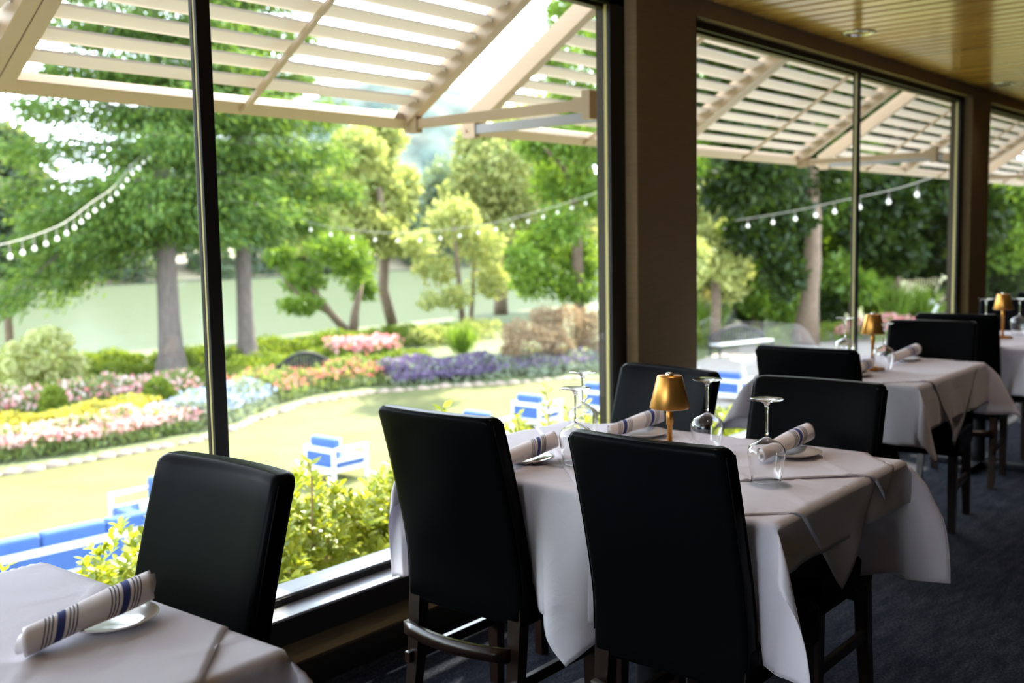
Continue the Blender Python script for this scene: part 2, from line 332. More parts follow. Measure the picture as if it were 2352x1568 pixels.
downlight(1.6, -1.0, 'added unseen ceiling light over the aisle near the first table')  # aisle lamps out of view, added to light the interior
downlight(4.6, -1.0, 'added unseen ceiling light over the aisle near the second table')
downlight(7.6, -1.0, 'added unseen ceiling light over the aisle near the third table')

# =================================================================== FURNITURE
def make_chair():
    """faces +x; origin on the floor under the seat"""
    r = empty('dining_chair')
    W, th = 0.212, 0.062
    def back_x(z): return -0.16-0.11*max(0.0, (z-0.50)/0.45)**1.25   # upright low down, leaning back above
    def ring(z, inset=0.0, rad=0.018):
        t = (z-0.40)/0.55
        xo = back_x(z)
        pts = []; w = W-0.004*t-inset
        hx = th/2-inset*0.8; rr = min(rad, hx*0.95)
        cx = xo+th/2
        m = 10
        for (sx, sy, a0) in ((1, 1, 0), (-1, 1, 90), (-1, -1, 180), (1, -1, 270)):
            for k in range(5):
                a = math.radians(a0+90*k/4)
                pts.append((cx+sx*(hx-rr)+rr*math.cos(a), sy*(w-rr)+rr*math.sin(a)))
            if (sx, sy) in ((-1, 1), (1, -1)):             # extra points along the broad faces
                for k in range(1, 9):
                    yy = (w-rr)*(1-2*k/9.0)*(1 if sx < 0 else -1)
                    pts.append((cx+sx*hx, yy))
        out = []
        for x, y in pts:
            out.append(Vector((x-0.022*(1-(y/W)**2)*t, y, z)))
        return out
    rings = [ring(0.405, 0.02), ring(0.40, 0.004)] if False else [ring(0.375, 0.012), ring(0.387, 0.0)]
    for k in range(1, 15): rings.append(ring(0.387+k*(0.932-0.387)/14))
    for z, i in ((0.940, 0.0025), (0.946, 0.007), (0.950, 0.013), (0.951, 0.022)): rings.append(ring(z, i))
    b = MB(); b.loft(rings); bk = b.build('backrest', Mt['leather'], r, True)
    for sx in (0, 1):
        for sy in (-1, 1):
            p = MB(); pts = []
            for k in range(12):
                z = 0.43+k*(0.932-0.43)/11; t = (z-0.40)/0.55; xo = back_x(z)
                pts.append((xo+(0.012 if sx == 0 else th-0.012)-0.002, sy*(W-0.004*t+0.0005), z))
            p.tube(pts, 0.0022, 6); p.build('piping', Mt['piping'], bk, True)
    MB().box(-0.158, 0.25, -0.214, 0.214, 0.365, 0.475, bev=0.024, seg=4).build('seat', Mt['leather'], r, True)
    for sx, sy in ((-1, -1), (-1, 1), (1, -1), (1, 1)):
        x = -0.135 if sx < 0 else 0.205
        q = 0.021
        def sq(cx, z, h): return [Vector((cx-h, sy*0.185-h, z)), Vector((cx+h, sy*0.185-h, z)), Vector((cx+h, sy*0.185+h, z)), Vector((cx-h, sy*0.185+h, z))]
        g = MB(); g.loft([sq(x-(0.055 if sx < 0 else 0), 0, 0.016), sq(x-(0.02 if sx < 0 else 0), 0.2, 0.019), sq(x, 0.42, q)])
        o = g.build('leg', Mt['wood_dark'], r)
        for pl in o.data.polygons: pl.use_smooth = False
    # curved rear stretcher and straight side stretchers
    g = MB(); pts = [(-0.19-0.035*(1-(y/0.19)**2), y, 0.30) for y in np.linspace(-0.19, 0.19, 9)]
    rr = []
    for x, y, z in pts: rr.append([Vector((x-0.010, y, z-0.018)), Vector((x+0.010, y, z-0.018)), Vector((x+0.010, y, z+0.018)), Vector((x-0.010, y, z+0.018))])
    g.loft(rr); g.build('stretcher', Mt['wood_dark'], r)
    for sy in (-1, 1): MB().box(-0.19, 0.20, sy*0.19-0.010, sy*0.19+0.010, 0.19, 0.222, bev=0.002, seg=1).build('side_stretcher', Mt['wood_dark'], r)
    return r
chair0 = make_chair(); used = []
def place_chair(xout, y, face, label, dz=0.0, drz=0.0, group='black dining chairs'):
    c = chair0 if not used else copy_tree(chair0); used.append(c)
    rz = (0 if face > 0 else PI)+drz
    c.location = (xout+0.27*math.cos(rz), y+0.27*math.sin(rz), dz); c.rotation_euler = (0, 0, rz)
    tag(c, label, 'chair', group)
place_chair(2.018, 1.279, 1, 'black leather dining chair seen from behind, in the middle of the foreground')
place_chair(2.036, 1.945, 1, 'black leather dining chair seen from behind, beside the low window sill')
place_chair(1.362, 1.870, -1, 'black leather dining chair with rounded top facing the nearest table by the mullion')
place_chair(3.19, 1.345, -1, 'black leather dining chair behind the upturned glass nearest the aisle')
place_chair(3.215, 1.89, -1, 'black leather dining chair with blue window sheen behind the gold lamp', drz=-0.18)
place_chair(3.985, 1.766, 1, 'black leather chair back on the near side of the second lamp table')
place_chair(5.50, 1.740, -1, 'black leather chair facing the second lamp across its table', drz=0.12)
place_chair(5.945, 1.770, 1, 'tall black chair back between the second and third lamp tables', drz=0.11)
place_chair(7.38, 1.82, -1, 'black chair with lit left edge behind the farthest gold lamp')
place_chair(8.15, 1.80, 1, 'black chair top at the right edge beyond the farthest lamp')

# --- tables and cloths
TZ = 0.76
def table(name, x0, x1, y0, y1, label):
    cx, cy = (x0+x1)/2, (y0+y1)/2
    t = empty('dining_table', (cx, cy, 0)); tag(t, label, 'table', 'dining tables')
    a, b = (x1-x0)/2-0.035, (y1-y0)/2-0.035
    MB().box(-a, a, -b, b, TZ-0.035, TZ-0.002, bev=0.006).build('tabletop', Mt['wood_dark'], t)
    MB().lathe([(0.0, 0.02), (0.045, 0.02), (0.042, 0.10), (0.038, 0.60), (0.09, 0.722), (0.0, 0.722)], 20).build('pedestal', Mt['iron'], t, True)
    q = MB(); q.bar((-0.27, 0, 0.02), (0.27, 0, 0.02), 0.07, 0.03, bev=0.006); q.bar((0, -0.27, 0.021), (0, 0.27, 0.021), 0.07, 0.03, bev=0.006)
    q.build('foot', Mt['iron'], t)
    return t
def drape(name, T, u0, u1, v0, v1, rot, cen, lift, label, folds=(), seed=1, res=0.0125, flute=0.5, wave=0.010, kcorner=None, group=None, push=(), parent_cat='tablecloth'):
    """cloth rectangle u0..u1 x v0..v1 turned by rot about cen, laid on table T and hanging from its edges"""
    x0, x1, y0, y1 = T; tx, ty = (x0+x1)/2, (y0+y1)/2; a, b = (x1-x0)/2, (y1-y0)/2
    nu, nv = int((u1-u0)/res)+1, int((v1-v0)/res)+1
    rg = np.random.default_rng(seed); ph = rg.uniform(0, 6.28, 12)
    U, V = np.meshgrid(np.linspace(u0, u1, nu), np.linspace(v0, v1, nv))
    c, s = math.cos(rot), math.sin(rot)
    X = cen[0]+c*U-s*V-tx; Y = cen[1]+s*U+c*V-ty
    ux = np.maximum(np.abs(X)-a, 0); uy = np.maximum(np.abs(Y)-b, 0); sx = np.sign(X); sy = np.sign(Y)
    Z = np.zeros_like(X)+TZ+lift
    ox = np.clip(X, -a, a); oy = np.clip(Y, -b, b)
    rnd = 0.010
    def hang(u):          # rounded edge: outward, down
        th = np.minimum(u/rnd, PI/2)
        return rnd*np.sin(th), rnd*(1-np.cos(th))+np.maximum(u-rnd*PI/2, 0)
    onlyx = (ux > 0) & (uy == 0); onlyy = (uy > 0) & (ux == 0); both = (ux > 0) & (uy > 0)
    h, d = hang(ux); wv = wave*np.clip((ux-0.03)/0.2, 0, 1.4)*(1+np.sin(oy*19+ph[0])+0.6*np.sin(oy*41+ph[1]))
    X = np.where(onlyx, sx*(a+h+lift+np.maximum(wv, 0)), X); Z = np.where(onlyx, TZ+lift-d, Z)
    pin = np.zeros_like(X)
    for (sgn, yc) in push: pin = np.maximum(pin, np.where(sx == sgn, np.exp(-((oy+ty-yc)/0.24)**6), 0))
    X = np.where(onlyx, X-sx*pin*0.34*np.clip(ux-0.045, 0, 1), X)
    h, d = hang(uy); wv = wave*np.clip((uy-0.03)/0.2, 0, 1.4)*(1+np.sin(ox*19+ph[2])+0.6*np.sin(ox*37+ph[3]))
    Y = np.where(onlyy, sy*(b+h+lift+np.maximum(wv, 0)), Y); Z = np.where(onlyy, TZ+lift-d, Z)
    r = np.hypot(ux, uy); t = np.arctan2(uy, ux)/(PI/2)
    K = flute*np.ones_like(r)
    if kcorner:
        for (cx, cy_), k in kcorner.items(): K = np.where((sx == cx) & (sy == cy_), k, K)
    dd = K*r*np.sin(PI*t)**1.0+0.02*np.clip(r/0.1, 0, 1)*np.sin(PI*t); lat = 0.20*r*np.sin(2*PI*t)*np.sqrt(np.clip(1-K, 0, 1))
    dz = np.sqrt(np.maximum(r*r-dd*dd, 0))
    q = 0.7071
    blend = np.clip(r/0.05, 0, 1)
    hx, dx_ = hang(ux); hy, dy_ = hang(uy)
    nx = a+(rnd+lift)*blend*np.cos(t*PI/2)+q*dd-q*lat*0.9; ny = b+(rnd+lift)*blend*np.sin(t*PI/2)+q*dd+q*lat*0.9
    X = np.where(both, sx*nx, X); Y = np.where(both, sy*ny, Y); Z = np.where(both, TZ+lift-np.maximum(dz-0.3*rnd, 0), Z)
    flat = (ux == 0) & (uy == 0)
    wr = 0.0022*(np.sin(U*9+ph[4]+1.5*np.sin(V*7+ph[5]))*np.sin(V*8+ph[6]))
    for ax, pos, amp in folds:
        D = (U if ax == 'u' else V)-pos
        wr = wr+amp*np.exp(-(D/0.008)**2)
    Z = np.where(flat, Z+np.maximum(wr, -0.0006), Z)
    Vv = np.stack([X, Y, Z], -1).reshape(-1, 3)
    idx = np.arange(nu*nv).reshape(nv, nu)
    Fq = np.stack([idx[:-1, :-1], idx[:-1, 1:], idx[1:, 1:], idx[1:, :-1]], -1).reshape(-1, 4)
    me = np_mesh(name, Vv, Fq); o = link(name, me, Mt['cloth'], None, True); o.location = (tx, ty, 0)
    md = o.modifiers.new('thick', 'SOLIDIFY'); md.thickness = 0.0016; md.offset = 1
    hm = MB()                                                  # stitched hem along the border
    g = Vv.reshape(nv, nu, 3)
    for line in (g[0, ::3], g[-1, ::3], g[::3, 0], g[::3, -1]):
        hm.tube([p for p in line], 0.0013, 5)
    hm.build('hem', Mt['cloth'], o, True)
    tag(o, label, parent_cat, group); return o
T1 = (0.10, 1.040, 1.335, 2.10); T2 = (2.188, 2.998, 1.030, 2.195); T3 = (4.462, 5.405, 1.472, 2.19); T4 = (6.13, 7.07, 1.46, 2.18)
table('t', *T1, 'dining table at the lower left corner under a white cloth')
table('t', *T2, 'long dining table for four in the middle under white cloths')
table('t', *T3, 'small dining table between two chairs with the second gold lamp')
table('t', *T4, 'dining table at the right edge with the farthest gold lamp')
FA = (('u', 0.0, 0.004), ('v', 0.0, 0.004), ('u', 0.27, -0.002), ('v', -0.28, 0.0035), ('u', -0.29, 0.003), ('v', 0.3, -0.002))
PU = {2.188: ((-1, 1.279), (-1, 1.945), (1, 1.345), (1, 1.89)), 4.462: ((1, 1.74),), 0.10: ((1, 1.87),), 6.13: ((-1, 1.77), (1, 1.82))}
S = math.radians(45)
def base(T, dx, dy, label, seed, **k):
    a, b = (T[1]-T[0])/2, (T[3]-T[2])/2
    return drape('tablecloth', T, -a-dx, a+dx, -b-dy, b+dy, 0, ((T[0]+T[1])/2, (T[2]+T[3])/2), 0.002, label, FA, seed, group='white base tablecloths', push=PU[T[0]], **k)
base(T1, 0.27, 0.25, 'white base tablecloth on the table at the lower left corner', 3, flute=0.35)
base(T2, 0.35, 0.125, 'white base tablecloth with a long flared corner over the carpet on the four-seat table', 5, kcorner={(-1, -1): 0.30, (1, -1): 0.45, (-1, 1): 0.10, (1, 1): 0.1})
base(T3, 0.255, 0.20, 'white base tablecloth with two hanging corners on the second lamp table', 8, kcorner={(-1, -1): 0.28, (1, -1): 0.5})
base(T4, 0.26, 0.22, 'white base tablecloth on the table at the right edge', 9)
def overlay(T, cen, L, label, lift, seed):
    s = L/math.sqrt(2)
    return drape('table_overlay', T, -s, s, -s, s, S, cen, lift, label, FA, seed, wave=0.006, push=PU[T[0]], group='white overlay cloths laid diagonally')
overlay(T1, (0.57, 1.80), 0.79, 'white diagonal overlay cloth on the table at the lower left corner', 0.005, 11)
overlay(T2, (2.533, 1.598), 0.82, 'white diagonal overlay cloth with a long point hanging between the two near chairs', 0.005, 12)
overlay(T2, (2.812, 1.57), 0.625, 'small white overlay cloth lying topmost on the four-seat table', 0.009, 13)
overlay(T3, (4.925, 1.83), 0.69, 'white diagonal overlay cloth on the second lamp table', 0.005, 14)
overlay(T4, (6.60, 1.82), 0.72, 'white diagonal overlay cloth with crossed creases at the right edge', 0.005, 15)
ZT = TZ+0.0125

# --- tableware
def make_glass():
    r = empty('wine_glass')
    prof = [(0.0365, 0.0), (0.0375, 0.001), (0.0425, 0.03), (0.0478, 0.066), (0.0485, 0.076), (0.046, 0.086), (0.038, 0.097), (0.022, 0.106), (0.009, 0.113), (0.003, 0.1155)]
    b = MB(); n = 40
    rings = [[Vector((q*math.cos(2*PI*k/n), q*math.sin(2*PI*k/n), z)) for k in range(n)] for q, z in prof]
    b.loft(rings, cap=False); bo = b.build('bowl', Mt['crystal'], r, True)
    md = bo.modifiers.new('wall', 'SOLIDIFY'); md.thickness = 0.0013; md.offset = -1
    MB().lathe([(0.0044, 0.1165), (0.0038, 0.13), (0.0036, 0.175), (0.0045, 0.19), (0.006, 0.197)], 20).build('stem', Mt['crystal'], r, True)
    MB().lathe([(0.006, 0.197), (0.009, 0.203), (0.022, 0.2085), (0.042, 0.2115), (0.0435, 0.2125), (0.042, 0.2138), (0.02, 0.2145), (0.001, 0.2145)], 40).build('foot', Mt['crystal'], r, True)
    return r
glass0 = make_glass(); gu = []
def put_glass(x, y, label, z=ZT):
    g = glass0 if not gu else copy_tree(glass0); gu.append(g); g.location = (x, y, z); g.rotation_euler = (0, 0, len(gu)*1.1)
    tag(g, label, 'wine glass', 'upturned wine glasses')
put_glass(2.413, 1.739, 'upturned wine glass partly hidden by the middle foreground chair top')
put_glass(2.707, 1.923, 'upturned wine glass against the window beside the black frame')
put_glass(2.76, 1.516, 'upturned wine glass just right of the gold lamp on the four-seat table')
put_glass(2.511, 1.208, 'upturned wine glass nearest the aisle on the four-seat table')
put_glass(4.821, 1.746, 'upturned wine glass right of the second gold lamp')
put_glass(5.044, 2.018, 'upturned wine glass left of the second gold lamp in front of the window mullion')
put_glass(6.728, 1.829, 'upturned wine glass left of the farthest gold lamp')
put_glass(6.80, 1.66, 'upturned wine glass at the right edge beside the farthest gold lamp')
def make_lamp():
    r = empty('table_lamp')
    MB().lathe([(0.0, 0.0), (0.054, 0.0), (0.055, 0.004), (0.053, 0.008), (0.014, 0.011), (0.0075, 0.016), (0.0, 0.016)], 40).build('base', Mt['gold'], r, True)
    MB().lathe([(0.0, 0.012), (0.0072, 0.012), (0.0072, 0.118), (0.0095, 0.120), (0.0095, 0.150), (0.0085, 0.152), (0.0085, 0.20), (0.0, 0.20)], 20).build('stem', Mt['gold'], r, True)
    MB().lathe([(0.0515, 0.167), (0.0535, 0.166), (0.0545, 0.168), (0.0345, 0.252), (0.033, 0.2545), (0.0, 0.2555)], 48).build('lamp_shade', Mt['gold'], r, True)
    MB().lathe([(0.0, 0.168), (0.0505, 0.168), (0.0505, 0.1655), (0.0525, 0.165), (0.0525, 0.1685), (0.0, 0.17)], 40).build('diffuser', Mt['bulb'], r, True)
    MB().lathe([(0.0, 0.254), (0.011, 0.254), (0.010, 0.262), (0.0, 0.264)], 16).build('touch_button', Mt['chrome'], r, True)
    return r
l0 = make_lamp(); l0.location = (2.508, 1.492, ZT); tag(l0, 'gold cordless table lamp with conical shade on the four-seat table', 'lamp', 'gold table lamps')
l1 = copy_tree(l0); l1.location = (4.832, 1.801, TZ+0.009); tag(l1, 'second gold table lamp, with its round base in view on white cloth', 'lamp', 'gold table lamps')
l2 = copy_tree(l0); l2.location = (6.605, 1.70, TZ+0.009); tag(l2, 'farthest gold table lamp at the right edge of the room', 'lamp', 'gold table lamps')
plate_me = None
def put_plate(x, y, z, label):
    global plate_me
    if plate_me is None:
        o = MB().lathe([(0.0, 0.0), (0.045, 0.0), (0.050, 0.002), (0.078, 0.013), (0.080, 0.0145), (0.078, 0.0155), (0.05, 0.0055), (0.045, 0.004), (0.0, 0.004)], 56).build('side_plate', Mt['china'], None, True); plate_me = o.data
    else: o = bpy.data.objects.new('side_plate', plate_me); COL.objects.link(o)
    o.location = (x, y, z); tag(o, label, 'plate', 'white side plates')
    return o
def napkin(A, B, r0, r1, label, seed=1, flip=False, two=False):
    """striped linen roll from A to B"""
    rg = random.Random(seed)
    A = Vector(A); B = Vector(B); L = (B-A).length; n = 28; m = 30
    o = empty('napkin_roll'); o.location = A
    d = (B-A).normalized(); side = Vector((0, 0, 1)).cross(d).normalized(); up = d.cross(side)
    mx = Matrix(((d.x, side.x, up.x), (d.y, side.y, up.y), (d.z, side.z, up.z))).to_quaternion()
    o.rotation_mode = 'QUATERNION'; o.rotation_quaternion = mx
    def sec(t):
        r = r0+(r1-r0)*t; r *= 1+0.05*math.sin(t*7+seed); return r
    V = []; F = []; UV = []
    for i in range(m+1):
        t = i/m; r = sec(t)
        for k in range(n):
            a = 2*PI*k/n; rr = r*(1+0.03*math.sin(3*a+t*5+seed))
            skew = 0.02*math.cos(a) if i in (0, m) else 0.02*math.cos(a)
            V.append((t*L+skew, rr*math.cos(a), 0.80*rr*math.sin(a)))
            UV.append((1-t if flip else t)+0.045*math.sin(a+seed))
    for i in range(m):
        for k in range(n): F.append((i*n+k, i*n+(k+1) % n, (i+1)*n+(k+1) % n, (i+1)*n+k))
    # spiral of folded layers closing each end
    for e in (0, m):
        base_ = [e*n+k for k in range(n)]; x0 = 0 if e == 0 else L
        prev = base_
        for rr_, dx in ((0.86, 0.004), (0.72, 0.012), (0.62, -0.006), (0.45, 0.004), (0.35, 0.012), (0.12, 0.012)):
            cur = []
            for k in range(n):
                p = V[base_[k]]; sgn = 1 if e == 0 else -1
                V.append((p[0]*1.0+sgn*dx-0.0*x0, p[1]*rr_+0.002, p[2]*rr_)); UV.append(UV[base_[k]]); cur.append(len(V)-1)
            for k in range(n): F.append((prev[k], prev[(k+1) % n], cur[(k+1) % n], cur[k]) if e else (prev[(k+1) % n], prev[k], cur[k], cur[(k+1) % n]))
            prev = cur
    me = bpy.data.meshes.new('cloth'); me.from_pydata(V, [], F); me.update()
    uvl = me.uv_layers.new(name='UVMap')
    for lp in me.loops: uvl.data[lp.index].uv = (UV[lp.vertex_index], 0)
    for p in me.polygons: p.use_smooth = True
    me.materials.append(Mt['napkin_two' if two else 'napkin'])
    c = bpy.data.objects.new('rolled_cloth', me); COL.objects.link(c); c.parent = o
    tag(o, label, 'napkin', 'striped napkin rolls')
    return o
zp = TZ+0.0085
for (x, y, z, A, B, r0, r1, lab, nl, fl) in (
    (0.935, 1.655, TZ+0.0085, (0.775, 1.632, 0.790), (1.022, 1.664, 0.812), 0.026, 0.030, 'white side plate under the napkin roll at the lower left', 'striped napkin roll on the nearest table at the lower left', 2),
    (2.365, 1.880, TZ+0.0085, (2.20, 1.852, 0.797), (2.470, 1.858, 0.818), 0.026, 0.031, 'white side plate between the two near chairs', 'striped napkin roll between the two near chair backs', True),
    (2.865, 1.802, TZ+0.0125, (2.742, 1.848, 0.797), (3.002, 1.816, 0.822), 0.026, 0.030, 'white side plate left of the first gold lamp', 'striped napkin roll left of the first gold lamp', 2),
    (2.842, 1.285, TZ+0.0125, (2.70, 1.318, 0.797), (2.985, 1.300, 0.820), 0.025, 0.031, 'white side plate behind the glass nearest the aisle', 'striped napkin roll behind the glass nearest the aisle', True),
    (5.255, 1.80, TZ+0.0085, (5.06, 1.80, 0.795), (5.36, 1.775, 0.818), 0.025, 0.031, 'white side plate right of the second gold lamp', 'striped napkin roll right of the second gold lamp', False),
    (4.60, 1.79, TZ+0.0085, (4.50, 1.79, 0.795), (4.77, 1.79, 0.808), 0.026, 0.030, 'white side plate half hidden left of the second gold lamp', 'napkin roll peeping past the chair left of the second gold lamp', False),
    (6.38, 1.80, TZ+0.0085, (6.27, 1.80, 0.795), (6.52, 1.78, 0.81), 0.026, 0.031, 'white side plate half hidden beside the farthest gold lamp', 'napkin roll in shade left of the farthest gold lamp', False)):
    put_plate(x, y, z, lab); napkin(A, B, r0, r1, nl, int(x*10), False, fl == 2)
# cutlery peeping from under the napkin of the near window place
k = MB(); k.loft([[Vector((2.30+0.10*t, 1.835-0.01*t, 0.7765+0.006*t))+Vector((0, s_*wd, zz)) for s_, zz in ((-1, 0), (1, 0), (1, 0.003), (-1, 0.003))] for t, wd in ((0, 0.002), (0.3, 0.008), (0.7, 0.009), (1, 0.006))])
tag(k.build('butter_knife', Mt['steel'], None, True), 'steel knife handle peeping from under the napkin between the near chairs', 'knife')

# =================================================================== SUNSHADE OUTSIDE
SL = math.atan2(0.65, 1.0)
def raf(y): return 2.128-0.65*(y-3.931)                      # height of the rafter centre line over y
def sunshade(x0, x1, label, thin=True):
    xm = (x0+x1)/2; r = empty('louvred_sunshade', (xm, 4.07, 2.0)); tag(r, label, 'sunshade', 'louvred sunshades over the windows')
    T = Matrix.Translation((-xm, -4.07, -2.0))
    def P_(mb, name, mat):
        bmesh.ops.transform(mb.bm, matrix=T, verts=mb.bm.verts[:]); return mb.build(name, mat, r)
    yo, yi = 4.06, 2.92
    P_(MB().bar((x0, 4.068, 2.023), (x1, 4.068, 2.023), 0.08, 0.045, up=(0, 0.54, 0.84), bev=0.003), 'fascia', Mt['tan_metal'])
    P_(MB().box(x0+0.04, x1-0.04, 2.90, 2.94, raf(2.92)-0.05, raf(2.92)+0.05), 'ledger', Mt['tan_metal'])
    for xx, nm in ((x0, 'rafter'), (x1-0.065, 'rafter')):
        P_(MB().bar((xx+0.0325, yi, raf(yi)), (xx+0.0325, yo, raf(yo)), 0.065, 0.10, bev=0.003), nm, Mt['tan_metal'])
    s = MB(); n = 8
    for k in range(n+1):
        y = 3.931-0.1035*k; z = raf(y)
        prof = [(0.003, 0.009), (0.0, 0.0), (0.006, -0.004), (0.040, -0.017), (0.072, -0.028), (0.093, -0.029), (0.096, -0.025), (0.075, -0.016), (0.040, -0.003)]
        rings = [[Vector((xx, y+p, z+q)) for p, q in prof] for xx in (x0+0.075, x1-0.075)]
        s.loft(rings)
    o = P_(s, 'louvre_slats', Mt['slat'])
    for pl in o.data.polygons: pl.use_smooth = False
    if thin:
        P_(MB().bar((xm+0.02, yi, raf(yi)-0.055), (xm+0.02, yo, raf(yo)-0.055), 0.028, 0.02), 'support_rail', Mt['tan_metal'])
    b = MB()
    for k in range(n+1):
        y = 3.931-0.1035*k
        for xx, q in ((x0+0.066, 1), (x1-0.066, -1)):
            b.tube([(xx, y+0.01, raf(y)-0.012), (xx+q*0.014, y+0.01, raf(y)-0.012)], 0.006, 8)
    P_(b, 'bolts', Mt['chrome'])
    return r, P_
def strut(P_, x, mat):
    P_(MB().bar((x, 2.90, 2.008), (x, 4.02, 2.004), 0.03, 0.05, bev=0.002), 'strut', mat)
    q = MB()
    for s_ in (-0.022, 0.022): q.box(x+s_-0.002, x+s_+0.002, 3.97, 4.06, 1.958, 2.075, bev=0.001, seg=1)
    q.box(x-0.03, x+0.03, 2.86, 2.905, 1.94, 2.07); q.box(x-0.024, x+0.024, 2.9, 2.96, 1.975, 2.042)
    q.tube([(x-0.034, 4.035, 2.0), (x+0.034, 4.035, 2.0)], 0.011, 8); q.tube([(x-0.034, 4.0, 2.055), (x+0.034, 4.0, 2.055)], 0.011, 8)
    P_(q, 'bracket', Mt['tan_metal'])
specs = [(-2.9, -0.35, None, 'louvred sunshade panel farthest left, outside the nearest table', None),
         (-0.30, 1.94, 0, 'louvred sunshade panel at the upper left corner, left of the mullion', None),
         (1.945, 4.16, 1, 'cream louvred sunshade panel over the lawn right of the mullion', 4.135),
         (4.61, 6.87, 0, 'louvred sunshade panel right of the bright gap by the wide pillar', 4.60),
         (6.875, 9.05, 1, 'louvred sunshade panel at the middle of the second window', 9.035),
         (9.50, 11.74, 0, 'louvred sunshade panel at the far end of the second window', 9.51),
         (11.745, 13.95, 1, 'louvred sunshade panel outside the third window', 13.955),
         (14.42, 16.7, 0, 'farthest louvred sunshade panel outside the third window', None)]
for x0, x1, _, lab, st in specs:
    r, P_ = sunshade(x0, x1, lab)
    if st: strut(P_, st, Mt['grey_metal'] if st in (4.60, 9.51) else Mt['tan_metal'])

# =================================================================== GARDEN
GZ = -2.8
def G(px, py): return on_z(px, py, GZ)
def quad_leaves(P, size, ratio, axis, bend=0.0):
    """one kite-shaped card per point"""
    n = len(P); a = axis/np.linalg.norm(axis, axis=1, keepdims=True)
    q = rng.normal(size=(n, 3)); b = np.cross(a, q); b /= np.linalg.norm(b, axis=1, keepdims=True)
    L = (size*rng.uniform(0.7, 1.3, n))[:, None]; Wd = L*ratio
    v = np.stack([P, P+a*L*0.45+b*Wd*0.5, P+a*L, P+a*L*0.45-b*Wd*0.5], 1)
    return v.reshape(-1, 3), np.arange(4*n).reshape(n, 4)
def rdir(n):
    d = rng.normal(size=(n, 3)); return d/np.linalg.norm(d, axis=1, keepdims=True)
def blob_points(blobs, n, shell=0.55):
    vol = np.array([b[3]*b[4]+b[4]*b[5]+b[3]*b[5] for b in blobs]); pr = vol/vol.sum()
    idx = rng.choice(len(blobs), n, p=pr); B = np.array(blobs)[idx]; d = rdir(n)
    rr = shell+(1.05-shell)*rng.random(n)**0.7
    return B[:, :3]+d*B[:, 3:6]*rr[:, None], d
def px_blobs(Y, lst, squash=0.8):
    out = []
    for (cx, cy_, rx, ry) in lst:
        yy = Y+rng.uniform(-1.2, 1.2); P = on_y(cx, cy_, yy); s_ = depth(P)/FPX
        out.append((*P, rx*s_, rx*s_*squash, ry*s_))
    return out
def shrinkblobs(blobs, k, f=0.45):
    """break big blobs into clumps"""
    out = []
    for b in blobs:
        for _ in range(k):
            d = rdir(1)[0]*rng.uniform(0.35, 0.8); c = np.array(b[:3])+d*np.array(b[3:6]); s_ = f*rng.uniform(0.7, 1.2)
            out.append((*c, b[3]*s_, b[4]*s_, b[5]*s_))
    return out
def trunk_mb(paths):
    t = MB()
    for pts, rad in paths: t.tube(pts, rad, 12)
    return t
def plant(name, base_pt, label, cat, trunk, blobs, n, size, ratio, mat, bark='bark', group=None, droop=0.0, kind=None, part='foliage', shell=0.55):
    r = empty(name, base_pt); tag(r, label, cat, group, kind)
    off = np.array(base_pt)
    if trunk:
        tm = trunk_mb(trunk); bmesh.ops.translate(tm.bm, vec=Vector(-off), verts=tm.bm.verts[:]); tm.build('trunk', Mt[bark], r, True)
    Pn, d = blob_points(blobs, n, shell); ax = d*0.6+rdir(n)*0.9; ax[:, 2] -= droop
    V, Fq = quad_leaves(Pn-off, size, ratio, ax); link(part, np_mesh(part, V, Fq), mat, r)
    return r
Lf = {}
Lf['cypress'] = leafmat('cypress_needles', (0.035, 0.084, 0.017), (0.150, 0.239, 0.052), 0.5, (1.25, 1.1, 0.5))
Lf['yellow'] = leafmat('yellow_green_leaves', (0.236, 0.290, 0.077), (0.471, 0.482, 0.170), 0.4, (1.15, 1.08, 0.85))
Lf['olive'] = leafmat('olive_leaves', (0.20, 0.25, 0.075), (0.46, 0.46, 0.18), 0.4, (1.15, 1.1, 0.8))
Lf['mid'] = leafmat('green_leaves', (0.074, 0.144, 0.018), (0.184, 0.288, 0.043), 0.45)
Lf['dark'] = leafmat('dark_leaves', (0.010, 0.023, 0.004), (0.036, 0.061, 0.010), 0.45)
Lf['shrub'] = leafmat('glossy_lime_leaves', (0.209, 0.285, 0.028), (0.494, 0.532, 0.085), 0.45, (1.3, 1.15, 0.35), 0.04)
Lf['hedge'] = leafmat('boxwood_leaves', (0.086, 0.144, 0.018), (0.216, 0.274, 0.043), 0.4)
Lf['maple'] = leafmat('bronze_maple_leaves', (0.13, 0.085, 0.05), (0.42, 0.32, 0.20), 0.4, (1.2, 1.0, 0.7))
Lf['silver'] = leafmat('silver_green_leaves', (0.175, 0.224, 0.154), (0.315, 0.364, 0.266), 0.3)
Lf['far'] = leafmat('hazed_far_leaves', (0.086, 0.129, 0.082), (0.182, 0.226, 0.138), 0.4)  # distance haze put into the leaf colour as a paler, bluer green
Lf['bedgreen'] = leafmat('bed_leaves', (0.112, 0.168, 0.049), (0.252, 0.308, 0.112), 0.4)
def petal(name, a, b): return leafmat(name, a, b, 0.35, (1.1, 1.0, 1.0))
